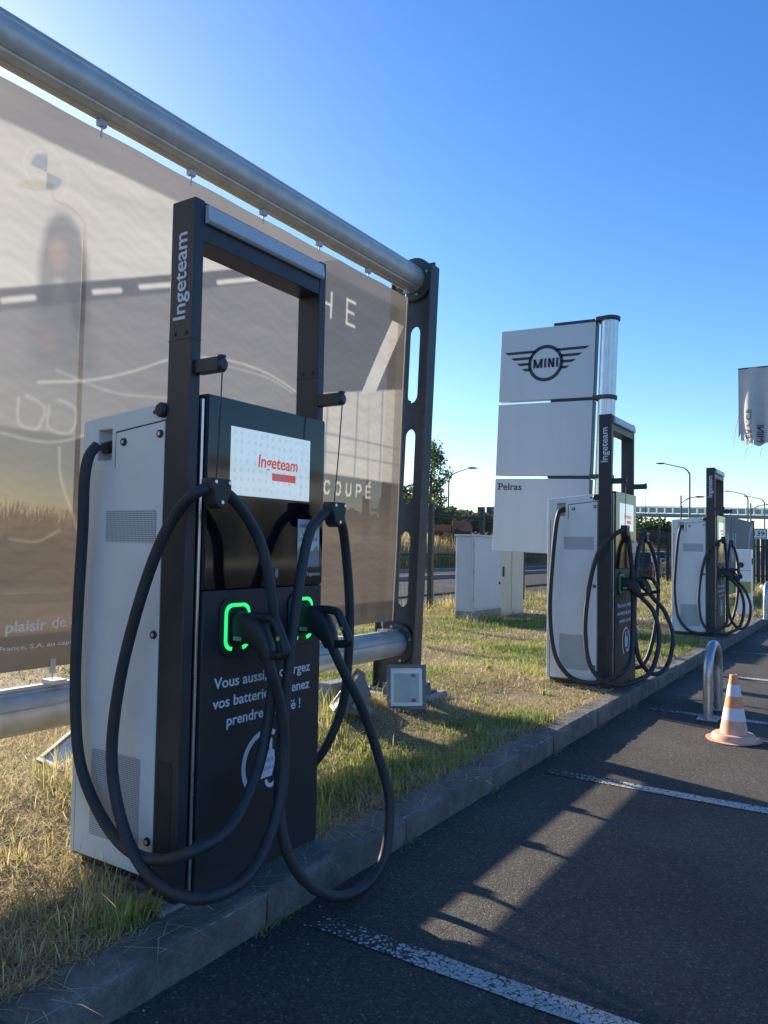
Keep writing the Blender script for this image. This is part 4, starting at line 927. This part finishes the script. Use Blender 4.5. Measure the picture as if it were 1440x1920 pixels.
# trees -------------------------------------------------------------
def tree(name, label, base, h, rad, nleaf, leafsz, shape='round', green=(.055, .085, .03), seed=0, group=None, trunk=.14):
    r = np.random.default_rng(seed+500); rr = random.Random(seed)
    o = thing(name, label, 'tree', base, group); B = Vector(base)
    m = MB(); th = h*(.9 if shape == 'column' else .55)
    m.tube(smooth_path([B+Vector((0, 0, -.3)), B+Vector((rr.uniform(-.1, .1), rr.uniform(-.1, .1), th*.5)), B+Vector((rr.uniform(-.2, .2), rr.uniform(-.2, .2), th))], 4), [trunk*(1-.7*i/8) for i in range(9)], 8)
    tips = []; nb = 26 if shape == 'column' else 18
    for k in range(nb):
        f = (k+.5)/nb
        if shape == 'column':
            z = h*(.10+.86*f); R = rad*min(1, (1-f)*2.2+.18)*rr.uniform(.55, 1.1); a = k*2.4
            p = B+Vector((cos(a)*R*.75, sin(a)*R*.75, z)); q = B+Vector((0, 0, z-R*.9))
        else:
            a = k*2.4; el = math.asin(min(1, max(-.35, -.35+1.3*f))); R = rad*rr.uniform(.55, .95)
            p = B+Vector((cos(a)*cos(el)*R, sin(a)*cos(el)*R, h*.55+sin(el)*h*.38)); q = B+Vector((0, 0, h*rr.uniform(.2, .5)))
        tips.append((p, rad*(rr.uniform(.28, .48) if shape == 'column' else rr.uniform(.32, .55))))
        m.tube([q, (q+p)/2+Vector((0, 0, -.05*rad)), p], [trunk*.35, trunk*.22, trunk*.08], 5)
    m.build('trunk', 'bark', o, smooth=True)
    ci = r.integers(0, nb, nleaf); cen = np.array([tuple(t[0]) for t in tips])[ci]; cr_ = np.array([t[1] for t in tips])[ci]
    d = r.normal(0, 1, (nleaf, 3)); d /= np.linalg.norm(d, axis=1)[:, None]; Pn = cen+d*(cr_*r.random(nleaf)**.45)[:, None]*np.array((1, 1, 1.15 if shape == 'column' else .85))
    a = r.normal(0, 1, (nleaf, 3)); a /= np.linalg.norm(a, axis=1)[:, None]; b = np.cross(a, r.normal(0, 1, (nleaf, 3))); b /= np.linalg.norm(b, axis=1)[:, None]
    sz = leafsz*r.uniform(.6, 1.4, nleaf)[:, None]
    V = np.stack([Pn-a*sz, Pn-b*sz*.55, Pn+a*sz, Pn+b*sz*.55], 1).reshape(-1, 3)-np.array(base)
    Q = (np.arange(nleaf)[:, None]*4+np.arange(4)[None]); cl = np.array(green)*(r.uniform(.6, 1.5, nleaf)*np.repeat(1, nleaf))[:, None]*(.75+.5*np.array([rr.random() for _ in range(nb)])[ci])[:, None]
    me = bpy.data.meshes.new('crown'); np_mesh(me, V, Q, np.repeat(cl, 4, 0)); me.materials.append(MT['leaf'])
    c = bpy.data.objects.new('crown', me); col.objects.link(c); c.parent = o
    return o
tree('poplar_tree', 'tall slender poplar rising above the dark trees beyond the road', (-34.4, 61, 2.5), 8.6, 1.9, 3800, .15, 'column', (.15, .19, .085), 1, trunk=.2)
tg = 'trees beyond the road'
for i, (x, y, h, rd, lab) in enumerate(((-39, 64, 5.0, 2.4, 'dark round tree standing behind the slotted banner post'), (-34.5, 57.5, 3.1, 2.5, 'dark bushy tree at the foot of the poplar'), (-31.5, 57.5, 2.3, 2.0, 'low dark tree between the poplar and the curved street lamp'),
        (-29.6, 56.5, 2.0, 1.7, 'round dark tree in front of the far house with chimneys'), (-27.6, 55.5, 1.6, 1.8, 'low green shrub on the bank beside the orange-red vehicle'), (-42, 70, 3.4, 3.2, 'broad dark tree filling the gap behind the poplar'))):
    tree('broadleaf_tree', lab, (x, y, 2.4), h, rd, 2600, .17, 'round', (.075, .105, .045), 10+i, tg)
for i, (x, y, h, rd, lab) in enumerate(((-31, 122, 5.0, 4.2, 'tree below the left end of the footbridge'), (-27, 124, 3.9, 3.4, 'low tree under the footbridge beside the white charger cabinet'), (-36, 122, 4.8, 4.0, 'tree behind the totem sign beneath the footbridge'), (-23, 128, 4.2, 3.0, 'small tree half hidden behind the charger near the footbridge'))):
    tree('broadleaf_tree', lab, (x, y, 1.2), h, rd, 2400, .30, 'round', (.08, .115, .05), 30+i, tg)
rr = random.Random(4)
m_ = MB()
def far_wood(name, label, pts, n, sz, green, seed):
    r = np.random.default_rng(seed); c = np.array(pts)[r.integers(0, len(pts), n)]
    d = r.normal(0, 1, (n, 3)); d /= np.linalg.norm(d, axis=1)[:, None]; Pn = c[:, :3]+d*c[:, 3:4]*(r.random(n)**.4)[:, None]*np.array((1, 1, .8))
    a = r.normal(0, 1, (n, 3)); a /= np.linalg.norm(a, axis=1)[:, None]; b = np.cross(a, r.normal(0, 1, (n, 3))); b /= np.linalg.norm(b, axis=1)[:, None]
    s = sz*r.uniform(.6, 1.4, n)[:, None]; V = np.stack([Pn-a*s, Pn-b*s*.6, Pn+a*s, Pn+b*s*.6], 1).reshape(-1, 3)
    me = bpy.data.meshes.new(name); np_mesh(me, V, np.arange(n)[:, None]*4+np.arange(4)[None], np.repeat(np.array(green)*r.uniform(.6, 1.4, n)[:, None], 4, 0)); me.materials.append(MT['leaf'])
    o = bpy.data.objects.new(name, me); col.objects.link(o); o['kind'] = 'stuff'; o['label'] = label; o['category'] = 'woodland'
far_wood('far_woodland', 'distant belt of dark woodland beyond the road', [(-60-rr.uniform(0, 25)+k*.35, 84+k*1.6, 3.5+rr.uniform(0, 2.2), rr.uniform(2.5, 4.2)) for k in range(62)], 15000, .42, (.045, .065, .03), 3)

# ------------------------------------------------------------------ street lamps
def lamp(label, base, h, armdir, arml, r=.09, blue=True, curve=1.4, double=False):
    o = thing('street_lamp', label, 'street lamp', base, 'street lamps along the road'); B = Vector(base); d = Vector((*armdir, 0)).normalized()
    mt = 'lamp_blue' if blue else 'fence_green'
    pts = [B+Vector((0, 0, -.2)), B+Vector((0, 0, h*.5)), B+Vector((0, 0, h-curve))]
    if not double:
        for t in (20, 40, 60, 78): pts.append(B+Vector((0, 0, h-curve))+d*(curve*.75*(1-cos(radians(t))))+Vector((0, 0, curve*.72*sin(radians(t)))))
        end = B+d*arml+Vector((0, 0, h)); pts.append(end)
        p = smooth_path(pts, 4); MB().tube(p, [r*(1-.55*i/(len(p)-1)) for i in range(len(p))], 10).build('mast', mt, o, smooth='auto')
        ends = [(end, d)]
    else:
        pts.append(B+Vector((0, 0, h))); MB().tube(pts, r*.8, 10).build('mast', mt, o, smooth='auto'); ends = []
        for s_ in ((1, -1) if double == 2 else (1,)):
            e = B+d*(s_*arml)+Vector((0, 0, h-.1)); a = MB().tube(smooth_path([B+Vector((0, 0, h-.75)), B+d*(s_*arml*.45)+Vector((0, 0, h-.28)), e], 4), r*.45, 8)
            a.tube(smooth_path([B+Vector((0, 0, h-1.25)), B+d*(s_*arml*.22)+Vector((0, 0, h-.75)), B+d*(s_*arml*.5)+Vector((0, 0, h-.27))], 4), r*.3, 6); a.build('bracket', mt, o, smooth='auto'); ends.append((e, d*s_))
    for e, dd in ends:
        n = dd.cross(Vector((0, 0, 1))); hl = MB(); vs = []
        for t, wv, hv in ((-.1, .07, .05), (.15, .16, .09), (.55, .17, .07), (.85, .06, .03)):
            for sa, sb in ((-1, -1), (1, -1), (1, 1), (-1, 1)): vs.append(e+dd*t+n*(sa*wv)+Vector((0, 0, sb*hv)))
        hl.add(vs, [(i*4+k, i*4+(k+1) % 4, (i+1)*4+(k+1) % 4, (i+1)*4+k) for i in range(3) for k in range(4)]+[(0,1,2,3), (12,13,14,15)]).build('lamp_head', 'fence_green', o, bevel=.02)
    MB().box(B.x-.18, B.x+.18, B.y-.18, B.y+.18, B.z-.2, B.z+.03).build('base_plate', 'concrete', o)
lamp('curved street lamp standing beside the poplar tree', (-34.4, 64.4, 2.6), 6.4, (.85, .53), 1.9)
lamp('tall blue-grey street lamp curving over the footbridge', (-17.85, 90.1, .1), 11.1, (-.84, -.54), 2.9, .11)
lamp('tall curved street lamp rising behind the lime and grey billboard', (-17.85, 134.6, .1), 11.1, (-.84, -.54), 3.0, .13)
lamp('bracket street lamp standing in front of the footbridge', (-16.35, 78.5, 0), 6.9, (.84, .54), 1.5, .09, False, double=1)
lamp('tall curved street lamp seen through the banner above the figure with long hair', (-17.85, 12.6, .1), 10.9, (-.84, -.54), 1.0, .07)
lamp('twin-arm street lamp seen through the banner below the big figure stroke', (-17.85, 26.3, .1), 7.5, (.84, .54), .9, .07, False, double=2)
lamp('bracket street lamp behind the house-number road sign', (-12.3, 95.0, 0), 7.0, (.84, .54), 1.9, .10, False, double=1)
lamp('tall curved street lamp farthest along the road', (-17.85, 155.5, .1), 11.6, (-.84, -.54), 3.0, .13)

# ------------------------------------------------------------------ footbridge
fbx = [-36.0, -12.0]; fby = lambda x: 112.3+(x+28.6)*.65
fb = thing('footbridge', 'pale grey footbridge with railing panels spanning the road', 'footbridge', (-24, fby(-24), 0))
dv = Vector((1, .65, 0)).normalized(); nv_ = Vector((-dv.y, dv.x, 0)); P0 = Vector((-36, fby(-36), 0)); Lb = 34.0
Mb = Matrix((( dv.x, nv_.x, 0, P0.x), (dv.y, nv_.y, 0, P0.y), (0, 0, 1, 0), (0, 0, 0, 1)))
MB().box(0, Lb, -1.2, 1.2, 6.32, 6.75, Mb).build('deck', 'bridge_paint', fb)
for side in (-1.2, 1.2):
    MB().box(0, Lb, side-.04, side+.04, 7.68, 7.76, Mb).build('handrail', 'bridge_paint', fb)
    k = 0
    while k*1.15 < Lb-.5:
        MB().box(k*1.15, k*1.15+.08, side-.04, side+.04, 6.75, 7.68, Mb).build('railing_post', 'bridge_paint', fb)
        if side < 0: MB().box(k*1.15+.12, k*1.15+1.10, side-.01, side+.01, 6.83, 7.60, Mb).build('railing_panel', 'bridge_glass', fb)
        k += 1
for k in (1.0, 33.0): MB().box(k-.5, k+.5, -.6, .6, -.1, 6.32, Mb).build('pier', 'concrete', fb, bevel=.05)

# ------------------------------------------------------------------ cars
def car(label, loc, rot, paint, group='cars on the road beyond the fence', kind='car'):
    o = thing('parked_car', label, kind, (0, 0, 0), group)
    W_ = .87
    low = [(-2.05, .32), (-2.1, .55), (-2.05, .80), (-1.85, .95), (.75, .97), (1.75, .86), (2.05, .68), (2.1, .42), (2.02, .25), (-1.95, .25)]
    MB().prism(low, 'x', -W_, W_).build('body', paint, o, bevel=.09, seg=3, ang=20, smooth='auto')
    cab = [(-1.90, .93, .80), (-1.55, 1.38, .66), (-1.30, 1.44, .62), (-.25, 1.47, .62), (.15, 1.40, .64), (.95, .95, .80)]
    vs = [(-w_, y_, z_) for y_, z_, w_ in cab]+[(w_, y_, z_) for y_, z_, w_ in cab]; n = 6
    MB().add(vs, [(0,1,2,3,4,5), (11,10,9,8,7,6)]+[(i, n+i, n+i+1, i+1) for i in range(5)]).build('windows', 'car_glass', o, bevel=.03)
    rf = [(-1.62, 1.405, .65), (-1.30, 1.465, .63), (-.25, 1.495, .63), (.12, 1.43, .65)]
    MB().add([(s*w_, y_, z_) for y_, z_, w_ in rf for s in (-1, 1)], [(0,1,3,2), (2,3,5,4), (4,5,7,6)]).build('roof', paint, o)
    for sx in (-1, 1):
        for yv in (-1.28, 1.32):
            wh = MB().tube([(sx*(W_-.19), yv, .31), (sx*(W_+.015), yv, .31)], .315, 24).build('wheel', 'tyre', o, bevel=.03, smooth='auto')
            MB().tube([(sx*(W_+.01), yv, .31), (sx*(W_+.022), yv, .31)], [.2, .18], 14).build('rim', 'aluminium', wh)
        MB().box(sx*.80-.07, sx*.80+.07, -2.10, -1.96, .68, .86).build('tail_light', 'light_red', o, bevel=.02)
        MB().box(sx*.66-.16, sx*.66+.16, 1.93, 2.09, .62, .74).build('headlight', 'flood_reflector', o, bevel=.02)
        MB().box(*sorted((sx*.86, sx*1.0)), .55, .68, .93, 1.05).build('mirror', paint, o, bevel=.02)
    MB().box(-.26, .26, -2.118, -2.10, .60, .71).build('number_plate', 'sticker_white', o)
    MB().box(-.8, .8, -2.13, -2.02, .30, .48).build('bumper', 'black_plastic', o, bevel=.03)
    o.location = loc; o.rotation_euler = (0, 0, radians(rot)); return o
car('dark blue hatchback with a white rear number plate behind the mesh fence', (-10.35, 40.5, -.02), 4, 'car_navy')
car('white car farther along the road above the dark hatchback roof', (-12.6, 62, -.02), 8, 'car_white')
car('silver car on the road beside the white car', (-15.2, 66, -.02), -4, 'car_silver')
vn = thing('parked_truck', 'orange-red flatbed vehicle half hidden behind the dry grass bank', 'truck', (-27.9, 52.0, 2.4))
MB().box(-29.3, -27.2, 51.4, 53.0, 2.65, 3.15).build('load_bed', 'orange_red', vn, bevel=.04)
MB().prism([(-27.15, 2.65), (-26.2, 2.65), (-26.2, 3.1), (-26.45, 3.45), (-27.15, 3.45)], 'y', 51.4, 53.0).build('cab', 'orange_red', vn, bevel=.05)
MB().box(-27.05, -26.5, 51.385, 51.4, 3.05, 3.38).build('cab_window', 'car_glass', vn)
for x in (-29.0, -26.7): MB().tube([(x, 51.38, 2.62), (x, 53.0, 2.62)], .28, 18).build('wheel', 'tyre', vn)
# far house
hs = thing('far_house', 'far pale house with two chimneys behind the trees', 'house', (-47, 100, 2))
wl = MB().box(-51, -42.5, 97, 104, 1.8, 5.2).build('wall', 'wall_house', hs)
rfh = MB().prism([(96.6, 5.2), (100.5, 6.5), (104.4, 5.2)], 'x', -51.3, -42.2).build('roof', 'roof_tile', hs)
for x in (-48.3, -46.9): MB().box(x-.4, x+.4, 100.0, 100.9, 6.0, 7.3).build('chimney', 'dark_steel', rfh)
for x in (-49.8, -47.6, -45.4, -43.6): MB().box(x-.5, x+.5, 96.95, 97.0, 3.4, 4.6).build('window', 'car_glass', wl)

# ------------------------------------------------------------------ lime billboard, slim charging post, dark panel fence, road sign, flag
lb_ = thing('lime_billboard', 'grey and lime billboard with a pale circle printed on it behind the last charger', 'billboard', (-3.6, 25.5, GZ))
pn = MB().box(-3.66, -3.6, 20.6, 28.4, .30, 2.50).build('panel', 'banner_grey', lb_, bevel=.01)
MB().box(-3.68, -3.58, 20.5, 20.6, GZ-.1, 2.56).build('post', 'post_grey', lb_, bevel=.01)
MB().box(-3.68, -3.58, 28.4, 28.5, GZ-.1, 2.56).build('post', 'post_grey', lb_, bevel=.01)
MB().box(-3.605, -3.597, 24.35, 24.39, .32, 2.48).build('panel_seam', 'seam_dark', pn)
f3 = lambda y, z: (-3.6, y, z)
flat('lime_print', [[(27.3, .32), (28.38, .32), (28.38, 1.62), (27.9, 1.62), (27.3, 1.25)], [(23.2, .32), (24.3, .32), (24.3, .8), (23.2, .8)]], f3, 'banner_lime', pn, .004)
flat('circle_print', arc_band(28.2, 1.42, .84, 1.02, 90, 235, 30), f3, 'banner_pale', pn, .006)
text('billboard_lettering', 'MINI', (-3.599, 21.3, 1.2), (0, 1, 0), (0, 0, 1), 'banner_pale', pn, width=3.4, height=.85, depth=.004)
ac = thing('slim_charging_post', 'slim white charging post with a round black socket and lime label', 'charging post', (-2.5, 18.4, GZ))
bp = MB().box(-2.66, -2.36, 18.25, 18.55, GZ, 1.56).build('body', 'white_paint', ac, bevel=.015)
MB().cyl((-2.56, 18.25, 1.22), (-2.56, 18.235, 1.22), .06, n=24).build('socket', 'black_plastic', bp)
MB().cyl((-2.36, 18.4, 1.30), (-2.345, 18.4, 1.30), .07, n=24).build('socket', 'black_plastic', bp)
MB().box(-2.655, -2.365, 18.244, 18.25, .62, .86).build('lime_label', 'banner_lime', bp)
MB().box(-2.66, -2.36, 18.246, 18.25, 1.10, 1.106).build('seam', 'seam_dark', bp)
wp = thing('marker_post', 'narrow white post with a green band behind the hoop on the kerb', 'post', (-1.86, 18.6, 0))
pb = MB().box(-1.905, -1.815, 18.56, 18.64, 0, 1.95).build('shaft', 'white_paint', wp, bevel=.01)
MB().box(-1.908, -1.812, 18.557, 18.643, 1.0, 1.10).build('green_band', 'fence_green', pb)
pf = thing('dark_panel_fence', 'dark vertical-slat fence at the end of the grass island', 'fence', (-4.2, 34, GZ))
for k in range(44):
    MB().box(-7.9+k*.17, -7.9+k*.17+.14, 35.0, 35.03, GZ, 2.05).build('slat', 'fence_green', pf)
for z in (.5, 1.7): MB().box(-7.9, -.45, 35.031, 35.08, z, z+.06).build('rail', 'fence_green', pf)
pp = tag(MB().tube(smooth_path([(-3.6, 30.5, .24), (-3.1, 31.2, .27), (-2.6, 31.9, .32)]), .11, 14).build('plastic_pipe', 'white_paint', smooth='auto'), 'white plastic pipe lying on the grass before the dark slat fence', 'pipe')
sg = thing('road_sign', 'white road sign reading 139 on two thin posts', 'road sign', (-6.0, 49.7, 0))
sp_ = MB().box(-6.42, -5.55, 49.68, 49.74, 2.28, 2.90).build('board', 'sticker_white', sg, bevel=.03)
flat('border', [[(-6.38, 2.32), (-5.59, 2.32), (-5.59, 2.36), (-6.38, 2.36)], [(-6.38, 2.82), (-5.59, 2.82), (-5.59, 2.86), (-6.38, 2.86)], [(-6.38, 2.365), (-6.34, 2.365), (-6.34, 2.815), (-6.38, 2.815)], [(-5.63, 2.365), (-5.59, 2.365), (-5.59, 2.815), (-5.63, 2.815)]], lambda x, z: (x, 49.68, z), 'letter_dark', sp_, .004, (0, -1, 0))
text('sign_lettering', '139', (-6.27, 49.679, 2.46), (1, 0, 0), (0, 0, 1), 'letter_dark', sp_, width=.57, height=.27, bold=.02, depth=.004)
for x in (-6.2, -5.78): MB().cyl((x, 49.78, -.1), (x, 49.78, 2.9), .04, n=12).build('post', 'galvanised', sg)
# flag, torn at the hem, hung from a crossbar
fg = thing('torn_flag', 'torn pale vertical flag hanging from a crossbar with reversed lettering', 'flag', (-2.3, 26.0, GZ))
MB().cyl((-2.3, 26.0, GZ), (-2.3, 26.0, 7.35), .06, .045, 16).build('flagpole', 'white_paint', fg, smooth='auto')
MB().cyl((-3.72, 26.0, 7.22), (-2.3, 26.0, 7.22), .018, n=10).build('crossbar', 'dark_steel', fg)
nxf, nzf = 60, 70; vs = []; fs = []
def fy(u, v): return 26.0+.11*(.25+.75*v**.7)*sin(u*15+.8*sin(v*3))+.02*v*sin(u*27+1)
hemv = [.98+.018*sin(i*.3) for i in range(nxf+1)]
for j in range(nzf+1):
    for i in range(nxf+1):
        u, v = i/nxf, j/nzf; vv = v*hemv[i]*(.90 if u < .12 else .98)
        vs.append((-3.72+1.38*u*(1-.06*v), fy(u, v), 7.215-2.5*vv))
for j in range(nzf):
    for i in range(nxf):
        if i == 8 and j > nzf*.83: continue
        if i == 20 and j > nzf*.93: continue
        if i < 3 and j > nzf*(.97-.03*i): continue
        fs.append((j*(nxf+1)+i, j*(nxf+1)+i+1, (j+1)*(nxf+1)+i+1, (j+1)*(nxf+1)+i))
fl = MB().add(vs, fs).build('cloth', 'flag_cloth', fg, smooth=True)
sd_ = fl.modifiers.new('thick', 'SOLIDIFY'); sd_.thickness = .003
def flag_text(s, x, z, wd, h):
    vs_, fs2 = text_geo(s); lo, hi = vs_.min(0), vs_.max(0); out = []
    for a, b in vs_:
        zz_ = z+(a-lo[0])/(hi[0]-lo[0])*wd; xx = x+(b-lo[1])/(hi[1]-lo[1])*h
        u = (xx+3.72)/1.38; v = (7.215-zz_)/2.5; out.append((xx, fy(u, v)-.02, zz_))
    MB().add(out, fs2).build('flag_lettering', 'letter_dark', fl)
flag_text('SERVICE', -3.50, 4.87, 1.05, .17); flag_text('MINI', -3.18, 4.90, .52, .19)
for x, z, dx, l_ in ((-3.71, 5.75, -.18, 1.0), (-3.45, 4.75, -.12, .36), (-3.05, 4.72, -.06, .30)):
    p = smooth_path([(x, 26.0, z), (x+dx*.5, 25.97, z-l_*.5), (x+dx*.8, 26.02, z-l_)], 5); MB().tube(p, [.016*(1-.7*i/(len(p)-1)) for i in range(len(p))], 5).build('loose_thread', 'flag_cloth', fl)

# unseen dealership hall, added to give the charger glass a reflection
dl = thing('added_dealership_hall', 'grey dealership hall with a tall glazed front, added unseen across the parking bays', 'building', (32, 14, 0))
MB().box(30, 46, -14, 46, 0, 6.2).build('wall', 'wall_dealer', dl)
MB().box(29.6, 46.4, -14.4, 46.4, 6.2, 6.7).build('roof', 'dark_steel', dl)
for k in range(14):
    wq = MB().box(29.95, 30.0, -12+k*4.1, -12+k*4.1+3.7, .4, 4.6).build('window', 'car_glass', dl)

# small stones and a leaf or two on the asphalt
sm = MB()
for k in range(260):
    x, y = random.uniform(-2.0, .8), random.uniform(1.4, 9); s = random.uniform(.0015, .0045)
    if random.random() < .35: x = -2.0+abs(random.gauss(0, .06))
    vs = [(x+s*random.uniform(.6, 1.2)*a, y+s*random.uniform(.6, 1.2)*b, .001+s*random.uniform(.3, .8)*(c+1)) for a, b, c in ((-1,-1,-1),(1,-1,-1),(1,1,-1),(-1,1,-1),(-.6,-.6,1),(.6,-.6,1),(.6,.6,1),(-.6,.6,1))]
    sm.add(vs, [(0,3,2,1),(4,5,6,7),(0,1,5,4),(1,2,6,5),(2,3,7,6),(3,0,4,7)])
gs = sm.build('gravel', 'concrete', kind='stuff'); gs['label'] = 'loose grit scattered over the asphalt along the kerb'; gs['category'] = 'gravel'
r = np.random.default_rng(77); n = 420; x = -2.015+np.abs(r.normal(0, .015, n)); yc_ = r.choice(np.array([.26+1.045*k for k in range(12)]), n); y = yc_+r.normal(0, .07, n)
blades('kerb_weeds', np.stack([x, y, np.full(n, .0)], 1), r.uniform(.015, .06, n), r.uniform(.003, .006, n), np.abs(r.normal(.6, .3, n)), np.where((r.random(n) < .5)[:, None], GREEN, STRAW*.7), seed=12)
